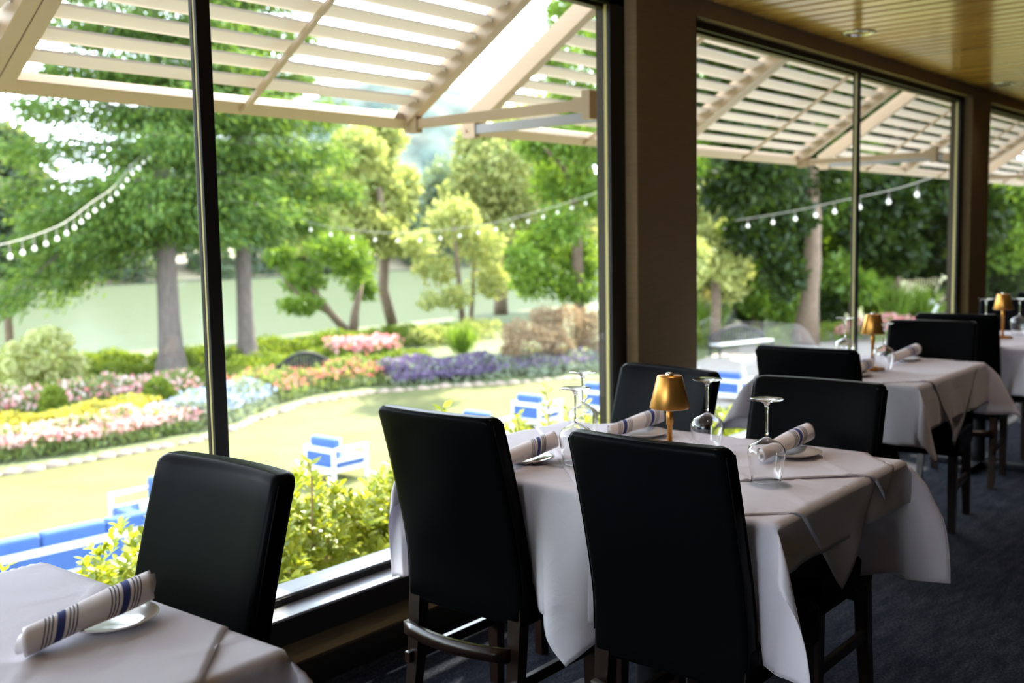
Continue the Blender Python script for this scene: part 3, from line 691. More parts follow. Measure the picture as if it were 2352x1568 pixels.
Pt = dict(pink=petal('pink_petals', (0.55, 0.16, 0.18), (0.72, 0.46, 0.44)), white=petal('white_pink_petals', (0.56, 0.52, 0.46), (0.64, 0.40, 0.38)), yellow=petal('yellow_petals', (0.60, 0.50, 0.05), (0.70, 0.62, 0.12)),
          red=petal('coral_petals', (0.48, 0.10, 0.09), (0.55, 0.26, 0.20)), purple=petal('lavender_petals', (0.10, 0.075, 0.15), (0.22, 0.17, 0.27)), blue=petal('blue_petals', (0.20, 0.27, 0.48), (0.40, 0.46, 0.62)), cream=petal('cream_petals', (0.42, 0.46, 0.17), (0.60, 0.62, 0.33)))
# ---- ground
edge = [G(*q)[:2] for q in ((-200, 1120), (0, 1095), (150, 1070), (300, 1045), (480, 1010), (570, 975), (700, 930), (850, 905), (1000, 892), (1200, 880), (1370, 868), (1640, 815), (1760, 790))]
m, t, out = mat_new('pale_lawn'); b = t.nodes.new('ShaderNodeBsdfPrincipled'); b.inputs['Roughness'].default_value = 0.95; b.inputs['Specular IOR Level'].default_value = 0.1
tc = t.nodes.new('ShaderNodeTexCoord'); n1 = t.nodes.new('ShaderNodeTexNoise'); n1.inputs['Scale'].default_value = 0.6; n1.inputs['Detail'].default_value = 9; n1.inputs['Roughness'].default_value = 0.7
r = t.nodes.new('ShaderNodeValToRGB'); r.color_ramp.elements[0].position = 0.35; r.color_ramp.elements[0].color = (0.105, 0.110, 0.040, 1); r.color_ramp.elements[1].position = 0.7; r.color_ramp.elements[1].color = (0.150, 0.148, 0.058, 1)
t.links.new(tc.outputs['Object'], n1.inputs[0]); t.links.new(n1.outputs['Fac'], r.inputs[0]); t.links.new(r.outputs[0], b.inputs['Base Color']); t.links.new(b.outputs[0], out.inputs[0]); Mt['lawn'] = m
def slab(name, pts, z0, z1, mat):
    bm = bmesh.new(); vs_ = [bm.verts.new((p[0], p[1], z1)) for p in pts]; f = bm.faces.new(vs_)
    ex = bmesh.ops.extrude_face_region(bm, geom=[f]); bmesh.ops.translate(bm, vec=(0, 0, z0-z1), verts=[v for v in ex['geom'] if isinstance(v, bmesh.types.BMVert)])
    bmesh.ops.recalc_face_normals(bm, faces=bm.faces[:]); me = bpy.data.meshes.new(name); bm.to_mesh(me); bm.free(); return link(name, me, mat)
ptsL = [(-30, 2.9), (90, 2.9), (90, 9.0), (60, 12.0)]+[tuple(p) for p in edge[::-1]]+[(-30, 19.6)]
struct(slab('lawn', ptsL, GZ-0.3, GZ, Mt['lawn']), 'pale sunlit lawn below the windows')
def bank(name, x0, x1, y0, y1, z0, mat, label, y2=None, z2=None):
    bm = bmesh.new()
    V = [(x0, y0, z0), (x1, y0, z0), (x1, y1, z0), (x0, y1, z0)]
    v = [bm.verts.new(p) for p in V]; bm.faces.new(v)
    if y2: a_ = bm.verts.new((x1, y2, z2)); b2 = bm.verts.new((x0, y2, z2)); bm.faces.new((v[3], v[2], a_, b2))
    me = bpy.data.meshes.new(name); bm.to_mesh(me); bm.free(); o = link(name, me, mat)
    md = o.modifiers.new('depth', 'SOLIDIFY'); md.thickness = 0.3; md.offset = -1
    return struct(o, label)
Mt['bedsoil'] = pbr('mulch_and_groundcover', (0.09, 0.11, 0.035), 0.95, var=0.4, vscale=0.8)
bank('garden_ground', -60, 140, 9.0, 37.5, GZ-0.02, Mt['bedsoil'], 'planted garden ground between the lawn and the river', 41.0, -4.7)
m, t, out = mat_new('river_water')
b = t.nodes.new('ShaderNodeBsdfDiffuse'); b.inputs[0].default_value = (0.070, 0.084, 0.052, 1)          # silty green water
gw = t.nodes.new('ShaderNodeBsdfGlossy'); gw.inputs['Roughness'].default_value = 0.12; mw = t.nodes.new('ShaderNodeMixShader'); mw.inputs[0].default_value = 0.075
t.links.new(b.outputs[0], mw.inputs[1]); t.links.new(gw.outputs[0], mw.inputs[2])
tc = t.nodes.new('ShaderNodeTexCoord'); mp = t.nodes.new('ShaderNodeMapping'); mp.inputs['Scale'].default_value = (0.16, 1.5, 1); mp.inputs['Rotation'].default_value = (0, 0, 0.89)
n1 = t.nodes.new('ShaderNodeTexNoise'); n1.inputs['Scale'].default_value = 1.2; n1.inputs['Detail'].default_value = 5; bp = t.nodes.new('ShaderNodeBump'); bp.inputs['Strength'].default_value = 0.5; bp.inputs['Distance'].default_value = 0.12
t.links.new(tc.outputs['Object'], mp.inputs[0]); t.links.new(mp.outputs[0], n1.inputs[0]); t.links.new(n1.outputs['Fac'], bp.inputs['Height']); t.links.new(bp.outputs[0], gw.inputs['Normal']); t.links.new(mw.outputs[0], out.inputs[0])
struct(slab('river', [(-150, 38.5), (420, 38.5), (420, 141), (-150, 141)], -5.0, -4.5, m), 'pale green river behind the garden')
def hillside(name, x0, x1, y0, y1, hf, nx, ny, mat, label):
    X, Y = np.meshgrid(np.linspace(x0, x1, nx), np.linspace(y0, y1, ny)); Z = hf(X, Y)
    idx = np.arange(nx*ny).reshape(ny, nx); Fq = np.stack([idx[:-1, :-1], idx[:-1, 1:], idx[1:, 1:], idx[1:, :-1]], -1).reshape(-1, 4)
    return struct(link(name, np_mesh(name, np.stack([X, Y, Z], -1).reshape(-1, 3), Fq), mat, None, True), label)
Mt['farbank'] = pbr('far_bank_earth', (0.26, 0.22, 0.14), 0.95, var=0.3, vscale=0.1)
hillside('far_bank', -150, 420, 138, 190, lambda X, Y: -4.9+np.minimum((Y-138)*0.35, 2.5+0.05*(Y-145)), 40, 12, Mt['farbank'], 'low earth bank across the river')
Mt['hillgreen'] = pbr('wooded_hill', (0.05, 0.075, 0.06), 0.95, var=0.45, vscale=0.12, bump=1.0, bscale=0.2)
hillside('hill', 60, 700, 330, 520, lambda X, Y: -5+78*np.exp(-((X-430)/130)**2)*np.sin(np.clip((Y-330)/190, 0, 1)*PI)**0.6+2.2*np.sin(X*0.21)*np.cos(Y*0.17)+14*np.sin(np.clip((Y-330)/190, 0, 1)*PI)**0.5, 160, 50, Mt['hillgreen'], 'hazy wooded hill far beyond the river')
Mt['patio'] = pbr('pale_patio_stone', (0.26, 0.225, 0.19), 0.9, var=0.12, vscale=3)
pp = [G(1560, 850)[:2], G(1660, 806)[:2], G(1760, 788)[:2], G(1990, 742)[:2], G(2200, 700)[:2], G(2200, 760)[:2], G(1900, 870)[:2], G(1650, 940)[:2]]
struct(slab('patio', [tuple(p) for p in pp], GZ-0.1, GZ+0.03, Mt['patio']), 'pale stone patio outside the second window')

# ---- near shrubs by the window wall (full leaves)
def shrub_mesh(rad, n, seed):
    rg = np.random.default_rng(seed)
    d = rg.normal(size=(n, 3)); d /= np.linalg.norm(d, axis=1, keepdims=True); d[:, 2] = np.abs(d[:, 2])*1.0-0.15
    rr = 0.5+0.55*rg.random(n)**0.6
    cen = d*rr[:, None]*np.array(rad); cen *= (1+0.18*np.sin(d[:, :1]*7+seed)*np.sin(d[:, 1:2]*6))
    V = []; F = []
    k = 0
    allV = []; allF = []
    # whorls of leaves at twig ends
    m = 6
    for j in range(m):
        ang = 2*PI*j/m+rg.uniform(0, 6.28, n)
        up = d*0.7+np.array([0, 0, 0.9]); up /= np.linalg.norm(up, axis=1, keepdims=True)
        q = np.cross(up, rg.normal(size=(n, 3))); q /= np.linalg.norm(q, axis=1, keepdims=True)
        e = np.cross(up, q)
        a = q*np.cos(ang)[:, None]+e*np.sin(ang)[:, None]+up*rg.uniform(0.3, 1.1, n)[:, None]; a /= np.linalg.norm(a, axis=1, keepdims=True)
        b = np.cross(a, up); b /= np.linalg.norm(b, axis=1, keepdims=True); nn = np.cross(b, a)
        L = rg.uniform(0.034, 0.060, n)[:, None]; W = L*0.21
        P = cen+up*rg.uniform(-0.03, 0.01, n)[:, None]
        pts = [P, P+a*L*0.35+b*W*0.9+nn*W*0.35, P+a*L*0.72+b*W+nn*W*0.35, P+a*L*1.0, P+a*L*0.72-b*W+nn*W*0.35, P+a*L*0.35-b*W*0.9+nn*W*0.35, P+a*L*0.55]
        v = np.stack(pts, 1).reshape(-1, 3); o = 7*np.arange(n)[:, None]+k
        f = np.concatenate([o+np.array([[0, 1, 2, 6]]), o+np.array([[6, 2, 3, 4]]), o+np.array([[0, 6, 4, 5]])], 0)
        allV.append(v); allF.append(f); k += 7*n
    return np_mesh('leaves', np.concatenate(allV), np.concatenate(allF)), cen
sh = []
for s_ in range(3):
    me, cen = shrub_mesh((0.62, 0.42, 0.55), 1500, 20+s_)
    tm = MB()
    for i in range(26):
        p = cen[i*37 % len(cen)]; tm.tube([(p[0]*0.1, p[1]*0.1, -0.9), (p[0]*0.55, p[1]*0.55, -0.15+0.3*p[2]), tuple(p)], [0.011, 0.007, 0.003], 6)
    sh.append((me, tm))
Mt['twig'] = pbr('brown_twigs', (0.34, 0.22, 0.12), 0.9)
roots = []
def shrub(x, y, z, k, s, rz, label):
    r = empty('leafy_shrub', (x, y+0.10, z-0.19), rz); r.scale = (s, s, s); tag(r, label, 'shrub', 'lime green shrubs under the windows')
    if isinstance(sh[k], tuple):
        me, tm = sh[k]; lo = link('leaves', me, Lf['shrub'], r); st = tm.build('stems', Mt['twig'], r, True); sh[k] = [lo, st]
    else:
        for o in sh[k]:
            c_ = o.copy(); c_.parent = r; COL.objects.link(c_)
SHR = [(-0.5, 3.35, -0.02, 0, 1.0, 0.3, 'left of the nearest table'), (0.55, 3.40, -0.02, 1, 1.0, 1.9, 'behind the corner of the nearest table cloth'), (1.42, 3.38, 0.02, 2, 1.0, 4.0, 'peeping over the nearest table beside the left chair'),
       (2.3, 3.36, 0.05, 0, 1.0, 2.2, 'below the window right of the left chair'), (2.95, 3.46, 0.06, 1, 1.0, 5.2, 'just left of the near chair by the sill'), (3.60, 3.40, 0.08, 2, 0.95, 0.6, 'hidden mostly by the near chair by the sill'),
       (4.35, 3.45, 0.10, 0, 0.95, 3.3, 'just beyond the four-seat table cloth'), (5.2, 3.42, 0.02, 1, 0.95, 1.2, 'behind the wide pillar'), (6.1, 3.4, -0.05, 2, 0.95, 2.6, 'outside the second window near its left side'), (7.1, 3.4, -0.1, 0, 0.95, 0.1, 'outside the second window beyond the white cloth'), (8.2, 3.4, -0.15, 1, 0.95, 3.9, 'outside the second window at its far side')]
for x, y, z, k, s_, rz, lab in SHR: shrub(x, y, z, k, s_, rz, 'lime green leafy shrub '+lab)
# tall young shoots rising above the clipped tops
def shoot(P, h, label):
    r = empty('leafy_shoot', P); tag(r, label, 'plant', 'young shoots above the shrubs')
    MB().tube([(0, 0, -0.35), (0.01, 0, h*0.5), (0.0, 0.01, h)], [0.006, 0.004, 0.002], 6).build('stem', Mt['twig'], r, True)
    n = int(h/0.012); z = np.linspace(0, h, n); a = np.arange(n)*2.4
    Pn = np.stack([0*z, 0*z, z], 1); ax = np.stack([np.cos(a), np.sin(a), 0*a+0.7], 1)
    V, Fq = quad_leaves(Pn, 0.058, 0.42, ax); link('leaves', np_mesh('leaves', V, Fq), Lf['shrub'], r)
for px, py0, py1, Y, lab in ((1258, 985, 890, 3.5, 'tall lime shoot rising beside the upturned glasses at the window'), (1018, 1000, 935, 3.5, 'short lime shoot above the near chair back'), (1190, 1010, 950, 3.4, 'bushy lime shoot between the near chair and the glasses'),
                             (1345, 980, 915, 3.6, 'lime shoot seen through the glass by the window frame'), (1305, 990, 940, 3.5, 'lime shoot just left of the window-side glass'), (712, 1110, 1060, 3.4, 'lime shoot right of the left chair')):
    P0 = on_y(px, py0, Y); h = on_y(px, py1, Y)[2]-P0[2]; shoot(tuple(P0), h, lab)

# ---- beds, hedges, flowers
def strip_points(pts, n, thick, h, dome=True):
    pts = np.array(pts); seg = np.linalg.norm(np.diff(pts[:, :2], axis=0), axis=1); cum = np.concatenate([[0], np.cumsum(seg)])
    s_ = rng.uniform(0, cum[-1], n); i = np.clip(np.searchsorted(cum, s_)-1, 0, len(seg)-1); f = (s_-cum[i])/seg[i]
    P = pts[i]*(1-f[:, None])+pts[i+1]*f[:, None]; d = pts[i+1]-pts[i]; nrm = np.stack([-d[:, 1], d[:, 0]], 1); nrm /= np.linalg.norm(nrm, axis=1, keepdims=True)
    nrm *= np.where(nrm[:, 1] < 0, -1, 1)[:, None]
    u = rng.random(n); lump = 0.78+0.22*np.sin(s_*3.1+1.3)*np.sin(u*5+s_)
    top = h*((1-(2*u-1)**4) if dome else 1.0)*lump
    z = top*(rng.random(n)**0.35)
    return np.stack([P[:, 0]+nrm[:, 0]*u*thick, P[:, 1]+nrm[:, 1]*u*thick, GZ+z], 1)
def bed(name, pxs, thick, h, label, cat, leaf, n, size, flowers=None, nf=0, fsize=0.07, kind='stuff', ratio=0.6, fhigh=0.6):
    pts = [G(*q) for q in pxs]; c = np.mean(pts, 0); c[2] = GZ
    r = empty(name, tuple(c)); tag(r, label, cat, None, kind)
    P = strip_points(pts, n, thick, h); ax = rdir(n)+np.array([0, -0.2, 0.6]); V, Fq = quad_leaves(P-c, size, ratio, ax); link('foliage', np_mesh('foliage', V, Fq), leaf, r)
    if flowers:
        fl = flowers if isinstance(flowers, list) else [flowers]
        for fm in fl:
            P = strip_points(pts, nf//len(fl), thick, h*1.06); P[:, 2] = np.maximum(P[:, 2], GZ+h*fhigh*rng.uniform(0.6, 1.2, len(P))); ax = rdir(len(P))+np.array([0, -0.5, 0.8])
            V, Fq = quad_leaves(P-c, fsize, 0.95, ax); link('blossoms', np_mesh('blossoms', V, Fq), fm, r)
    return r
bed('flower_bed', [(-150, 1085), (0, 1062), (200, 1035), (350, 1008), (470, 985)], 1.5, 0.62, 'bed of white and pink flowers along the lawn at the left', 'flower bed', Lf['bedgreen'], 7000, 0.12, [Pt['white'], Pt['pink']], 4200, 0.09)
bed('flower_bed', [(-100, 1030), (60, 1008), (200, 985), (380, 955)], 0.8, 0.55, 'bright yellow flower row behind the white and pink bed', 'flower bed', Lf['yellow'], 2500, 0.11, Pt['yellow'], 3200, 0.09)
bed('flower_bed', [(-100, 985), (90, 965), (300, 938), (465, 915)], 2.2, 0.75, 'pink rose bed around the clipped bushes at the left', 'flower bed', Lf['bedgreen'], 6500, 0.13, [Pt['pink'], Pt['white']], 1800, 0.11)
bed('flower_bed', [(500, 985), (560, 960), (640, 925)], 1.7, 0.7, 'pale blue flowers just right of the mullion', 'flower bed', Lf['silver'], 3500, 0.12, Pt['blue'], 900, 0.10)
bed('flower_bed', [(650, 925), (720, 905), (800, 893), (900, 880)], 2.2, 0.75, 'coral rose bed in front of the curved bench', 'flower bed', Lf['bedgreen'], 5500, 0.13, Pt['red'], 700, 0.11)
bed('flower_bed', [(905, 888), (1000, 880), (1080, 874), (1150, 868)], 2.0, 0.7, 'purple lavender bed at the far lawn edge', 'flower bed', Lf['silver'], 2500, 0.12, Pt['purple'], 5200, 0.10, fhigh=0.35)
bed('flower_bed', [(1150, 868), (1250, 862), (1390, 850)], 2.2, 0.6, 'silvery lavender bed below the bronze maple', 'flower bed', Lf['silver'], 3200, 0.12, Pt['purple'], 900, 0.10)
bed('flower_bed', [(760, 840), (850, 835), (930, 825)], 1.5, 0.8, 'pink roses behind the curved bench', 'flower bed', Lf['mid'], 2200, 0.13, Pt['pink'], 800, 0.15, fhigh=0.8)
bed('flower_bed', [(2010, 790), (2060, 775), (2110, 765)], 1.5, 0.8, 'pink flowers on the patio behind the second lamp', 'flower bed', Lf['mid'], 1500, 0.13, Pt['pink'], 900, 0.14)
def hedge(pxs, thick, h, label, n, leaf='hedge', size=0.10): return bed('hedge', pxs, thick, h, label, 'hedge', Lf[leaf], n, size, kind=None)
hedge([(-60, 885), (90, 880), (200, 868), (340, 858), (480, 852), (600, 838)], 1.6, 0.80, 'tall hedge along the river behind the left cypress', 10000, 'hedge', 0.13)
hedge([(600, 834), (760, 815), (900, 798), (1060, 786)], 1.8, 0.80, 'long hedge along the river right of the second cypress', 9000, 'hedge', 0.13)
hedge([(190, 885), (280, 875), (360, 868)], 0.8, 0.55, 'low dark hedge just left of the first cypress trunk', 2600)
hedge([(420, 905), (500, 885), (580, 868), (660, 862)], 0.8, 0.6, 'low hedge between the two cypress trunks', 3000)
hedge([(545, 860), (640, 850), (770, 838)], 0.9, 0.6, 'low dark hedge behind the curved bench', 3200)
hedge([(780, 868), (880, 850), (1000, 838)], 0.8, 0.6, 'low hedge behind the coral roses', 3200)
hedge([(60, 930), (150, 918), (260, 905)], 0.7, 0.5, 'low yellow green hedge beside the clipped bushes', 2000)
hedge([(980, 800), (1060, 790), (1170, 770)], 1.5, 0.9, 'bright clipped hedge left of the bronze maple', 3500, 'yellow')
hedge([(1180, 842), (1280, 832), (1390, 822)], 1.0, 0.5, 'dark low hedge under the bronze maple', 2600)
hedge([(1610, 802), (1680, 795), (1750, 790)], 0.9, 0.75, 'low clipped hedge behind the patio bench', 2600)
hedge([(1775, 800), (1870, 790), (1960, 782)], 0.9, 0.75, 'clipped hedge beyond the patio bench', 3000)
def ball(px, py, w_px, h_px, label):
    P = G(px, py); s_ = depth(P)/FPX; rx = w_px*s_/2; rz = h_px*s_/2
    plant('clipped_bush', tuple(P), label, 'bush', None, [(P[0], P[1], GZ+rz, rx, rx, rz)], 1800, 0.10, 0.6, Lf['hedge'], group='clipped bushes', shell=0.8)
ball(126, 975, 55, 88, 'clipped green bush in the rose bed, nearer the left edge'); ball(366, 945, 58, 76, 'clipped green bush in the rose bed, nearer the mullion')
# hydrangea
P = G(100, 900); s_ = depth(P)/FPX
hb = [(*(on_y(cx, cy_, P[1]+rng.uniform(-.5, .5))), r_*s_, r_*s_, r_*s_*0.8) for cx, cy_, r_ in ((100, 810, 60), (40, 840, 55), (150, 850, 55), (60, 880, 50), (140, 890, 40), (110, 775, 30))]
hy = plant('hydrangea', tuple(P), 'cream flowering hydrangea bush at the left by the river', 'bush', None, hb, 3500, 0.16, 0.6, Lf['yellow'])
fb = []
for cx, cy_ in ((112, 765), (75, 775), (155, 780), (30, 800), (60, 805), (130, 800), (180, 830), (100, 830), (20, 840), (75, 845), (150, 850), (45, 870), (120, 870), (175, 860), (90, 895), (25, 890)):
    q = on_y(cx, cy_, P[1]-0.4+rng.uniform(-.4, .2)); fb.append((*q, 12*s_, 12*s_, 14*s_))
Pn, d = blob_points(fb, 4200, 0.8); V, Fq = quad_leaves(Pn-P, 0.07, 0.95, d+rdir(len(d))*0.6); link('blossoms', np_mesh('blossoms', V, Fq), Pt['cream'], hy)
# edging stones
st_me = []
for k in range(4):
    bm = bmesh.new(); bmesh.ops.create_icosphere(bm, subdivisions=2, radius=1)
    for v in bm.verts: v.co = Vector((v.co.x*0.16*(1+0.2*math.sin(v.co.y*3+k)), v.co.y*0.11, max(v.co.z, -0.3)*0.07*(1+0.25*math.sin(v.co.x*4+k))))
    me = bpy.data.meshes.new('stone'); bm.to_mesh(me); bm.free(); me.materials.append(Mt['stone'])
    for p in me.polygons: p.use_smooth = True
    st_me.append(me)
ee = np.array(edge)[:11]; seg = np.linalg.norm(np.diff(ee, axis=0), axis=1); cum = np.concatenate([[0], np.cumsum(seg)]); s_ = 0.0
while s_ < cum[-1]:
    i = min(int(np.searchsorted(cum, s_, side='right'))-1, len(seg)-1); f = (s_-cum[i])/seg[i]; p = ee[i]*(1-f)+ee[i+1]*f; d = ee[i+1]-ee[i]
    o = bpy.data.objects.new('edging_stone', st_me[int(rng.integers(4))]); COL.objects.link(o); k = rng.uniform(0.8, 1.4)
    o.location = (p[0]+rng.uniform(-.05, .05), p[1]+0.08+rng.uniform(-.06, .06), GZ+0.015); o.scale = (k, k, k); o.rotation_euler = (0, 0, math.atan2(d[1], d[0])+rng.uniform(-.3, .3))
    tag(o, 'pale edging stone between the lawn and the flower beds', 'stone', 'stones edging the flower beds'); s_ += 0.26*k+rng.uniform(0, 0.08)

# ---- trees
def V3(px, py, Y): return tuple(on_y(px, py, Y))
# cypress with drooping sprays on tiers of branches
def cypress(basepx, Y, label, tiers, n, tr, top, low=()):
    B = G(*basepx); B = np.array([B[0], B[1], GZ])
    r = empty('bald_cypress', tuple(B)); tag(r, label, 'tree', 'bald cypress trees')
    t = MB(); nn = 26
    zs = [0, 0.35, 0.9, 1.8, 3.2, 6, 9, 12, top]; rr = [tr*1.75, tr*1.35, tr*1.12, tr*1.0, tr*0.92, tr*0.8, tr*0.6, tr*0.4, 0.03]
    rings = []
    for z, q in zip(zs, rr):
        fl = 0.16*max(0, 1-z/1.6)
        rings.append([Vector((q*(1+fl*math.sin(7*a))*math.cos(a), q*(1+fl*math.sin(7*a))*math.sin(a), z)) for a in [2*PI*k/nn for k in range(nn)]])
    t.loft(rings); t.build('trunk', Mt['bark'], r, True)
    br = MB(); PV = []; AV = []
    for (zb, L, k, dr) in tiers:
        for j in range(k):
            a = 2*PI*j/k+rng.uniform(-.4, .4)+zb
            if dr > 0.45: a = 2.25+0.9*(j/max(k-1, 1)-0.5)           # low limbs hang only on the river side
            l = L*rng.uniform(0.75, 1.1)
            dx, dy = math.cos(a), math.sin(a)
            pts = [(dx*l*u, dy*l*u, zb+0.5*l*u*0.35-dr*l*u*u) for u in (0, 0.3, 0.6, 1.0)]
            br.tube(pts, [0.06, 0.045, 0.03, 0.012], 6)
            q = int(n/sum(x[2] for x in tiers)); u = rng.random(q)**0.75
            c = np.stack([dx*l*u, dy*l*u, zb+0.175*l*u-dr*l*u*u], 1)
            wd = 0.16+0.30*np.sin(u*PI)
            c += rng.normal(size=(q, 3))*wd[:, None]*np.array([1.5, 1.5, 0.6]); c[:, 2] -= rng.random(q)*0.35
            PV.append(c); ax = rdir(q)*0.6+np.array([dx*0.7, dy*0.7, -0.45]); AV.append(ax)
    br.build('branches', Mt['bark'], r, True)
    Pn = np.concatenate(PV); ax = np.concatenate(AV); V, Fq = quad_leaves(Pn, 0.25, 0.26, ax); link('foliage', np_mesh('foliage', V, Fq), Lf['cypress'], r)
    return r
cypress((395, 868), None, 'bald cypress with a flared grey trunk left of the mullion', [(4.5, 4.6, 5, 0.62), (4.7, 4.0, 7, 0.26), (5.2, 4.3, 8, 0.2), (5.8, 4.2, 8, 0.18), (6.9, 4.2, 8, 0.15), (8.0, 4.0, 8, 0.12), (9.2, 3.6, 8, 0.1), (10.4, 3.2, 8, 0.1), (11.8, 3.1, 8, 0.1), (13.2, 2.9, 8, 0.1), (14.6, 2.6, 7, 0.1), (16.2, 2.2, 7, 0.1), (17.8, 1.7, 6, 0.1), (19.4, 1.0, 6, 0.1)], 105000, 0.33, 20.5)
cypress((568, 838), None, 'bald cypress with a slim grey trunk right of the mullion', [(4.9, 2.9, 7, 0.2), (5.9, 3.5, 8, 0.18), (7.0, 3.4, 8, 0.15), (8.2, 3.3, 8, 0.12), (9.4, 3.0, 8, 0.1), (10.8, 2.6, 8, 0.1), (12.2, 2.0, 7, 0.1), (13.6, 2.3, 7, 0.1), (15.2, 2.0, 7, 0.1), (16.8, 1.5, 6, 0.1), (18.4, 0.9, 6, 0.1)], 80000, 0.27, 19.6)
# young yellow-green tree on the garden edge
def px_tree(name, basepx, label, trunks, blobs, n, size, leaf, bark='bark_dark', k=12, f=0.36, Y=None, ratio=0.6, group=None, droop=0.2, shell=0.45, squash=0.8):
    if Y is None: B = G(*basepx)
    else: B = np.array(on_y(basepx[0], basepx[1], Y)); B[2] = GZ
    yy = B[1]
    tr = [([on_y(px, py, yy+dy) for px, py, dy in pts], [depth(B)/FPX*q for q in rad]) for pts, rad in trunks]
    if Y is not None: tr[0] = ([B]+tr[0][0], [tr[0][1][0]*1.1]+tr[0][1])
    big = px_blobs(yy, blobs, squash); cl = shrinkblobs(big, k, f)+[(*b_[:3], b_[3]*0.95, b_[4]*0.95, b_[5]*0.95) for b_ in big]*2
    return plant(name, tuple(B), label, 'tree', tr, cl, int(n*1.5), size*0.8, ratio, Lf[leaf], bark, group, droop, shell=0.15)
px_tree('young_tree', (1065, 765), 'slender young yellow green tree beyond the hedge', [([(1065, 765, 0), (1058, 690, 0), (1050, 600, 0), (1040, 500, 0)], [8, 6, 5, 2]), ([(1080, 765, 0), (1085, 690, .2), (1090, 600, .3), (1110, 520, .3)], [6, 5, 4, 2])],
        [(1040, 510, 80, 60), (960, 560, 50, 35), (1100, 560, 70, 50), (1000, 620, 60, 40), (1130, 640, 60, 50), (1050, 680, 50, 30), (990, 690, 35, 20)], 4200, 0.26, 'yellow')
px_tree('multi_stem_tree', (800, 775), 'small leaning multi-stem tree at the river edge', [([(810, 775, 0), (815, 720, 0), (830, 650, 0)], [13, 10, 5]), ([(805, 770, 0), (760, 720, 0), (730, 680, 0), (715, 660, 0)], [10, 9, 6, 3]), ([(760, 720, 0), (700, 690, .3), (650, 640, .3)], [6, 4, 2])],
        [(700, 640, 60, 40), (810, 600, 60, 60), (760, 570, 70, 40), (650, 590, 45, 30), (690, 700, 60, 25), (830, 660, 40, 40)], 4200, 0.24, 'mid')
px_tree('leafy_tree', (1335, 790), 'tall light green tree with a dark trunk beside the window frame', [([(1335, 790, 0), (1330, 680, 0), (1325, 560, 0), (1318, 440, 0), (1335, 330, 0), (1345, 200, 0)], [15, 13, 12, 11, 9, 5]), ([(1318, 440, 0), (1290, 380, 0), (1250, 340, 0)], [7, 5, 2])],
        [(1290, 520, 70, 50), (1240, 560, 70, 50), (1330, 590, 70, 60), (1230, 640, 70, 50), (1320, 660, 70, 40), (1280, 420, 80, 60), (1370, 430, 80, 70), (1200, 600, 50, 40), (1340, 330, 90, 60), (1250, 330, 80, 50), (1330, 220, 90, 60), (1270, 130, 80, 60), (1380, 120, 90, 70), (1320, 30, 90, 60)], 13000, 0.26, 'mid')
px_tree('willow_tree', (1150, 690), 'broad golden green tree behind the slender young tree', [([(1150, 690, 0), (1160, 560, 0), (1150, 420, 0)], [16, 13, 8])],
        [(1130, 390, 110, 70), (1230, 420, 110, 80), (1180, 480, 110, 60), (1080, 450, 80, 60), (1290, 360, 90, 60), (1200, 300, 130, 60), (1100, 330, 70, 50), (1340, 470, 60, 60), (1110, 540, 90, 50), (1230, 550, 110, 60), (1330, 560, 70, 60), (1280, 260, 120, 70), (1150, 600, 60, 30)], 19000, 0.42, 'olive', Y=36.5)
px_tree('willow_tree', (900, 665), 'golden green tree right of the second cypress', [([(880, 665, 0), (885, 560, 0), (870, 430, 0)], [12, 10, 6])],
        [(860, 400, 60, 80), (820, 350, 70, 60), (900, 470, 60, 60), (850, 520, 80, 50), (780, 450, 70, 70), (930, 430, 40, 50), (740, 540, 90, 45), (880, 310, 60, 50), (900, 560, 60, 30), (700, 480, 80, 60)], 12000, 0.42, 'yellow', Y=36.8)
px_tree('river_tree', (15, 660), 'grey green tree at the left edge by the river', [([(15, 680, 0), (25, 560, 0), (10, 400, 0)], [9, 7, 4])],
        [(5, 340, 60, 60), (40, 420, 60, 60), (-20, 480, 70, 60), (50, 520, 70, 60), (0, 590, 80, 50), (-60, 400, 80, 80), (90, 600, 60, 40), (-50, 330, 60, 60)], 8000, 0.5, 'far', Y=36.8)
# bronze maple mound
P = G(1270, 845); s_ = depth(P)/FPX
plant('japanese_maple', tuple(P), 'low spreading bronze maple mound beside the window frame', 'tree', [([tuple(P), tuple(P+np.array([0, 0, 0.6])), tuple(P+np.array([0.3, 0, 1.3]))], [0.10, 0.08, 0.04])],
      shrinkblobs([(*on_y(cx, cy_, P[1]), rx*s_, rx*s_, ry*s_) for cx, cy_, rx, ry in ((1280, 740, 70, 45), (1200, 770, 60, 35), (1340, 745, 60, 45), (1260, 780, 80, 40), (1330, 790, 60, 35), (1190, 800, 45, 20))], 7, 0.45), 8000, 0.13, 0.35, Lf['maple'], 'bark_dark', None, 0.5, shell=0.6)
# far bank trees, each its own
ords = ['first', 'second', 'third', 'fourth', 'fifth', 'sixth', 'seventh', 'eighth', 'ninth', 'tenth', 'eleventh', 'twelfth', 'thirteenth', 'fourteenth', 'fifteenth', 'sixteenth', 'seventeenth', 'eighteenth', 'nineteenth', 'twentieth']
ftm = []
for k in range(3):
    bl = shrinkblobs([(0, 0, 7, 5, 5, 5.5), (2, 0, 4.0, 4.5, 4.5, 3.5), (-2.5, 0, 4.2, 4.2, 4.2, 3.5), (0.5, -1, 10.5, 3.5, 3.5, 4)], 8, 0.42)
    Pn, d = blob_points(bl, 3600, 0.5); V, Fq = quad_leaves(Pn, 0.75, 0.6, d+rdir(len(d))*0.8); ftm.append((np_mesh('foliage', V, Fq), trunk_mb([([(0, 0, -1), (0.2, 0, 3), (0, 0, 8)], [0.4, 0.35, 0.15])])))
fto = []
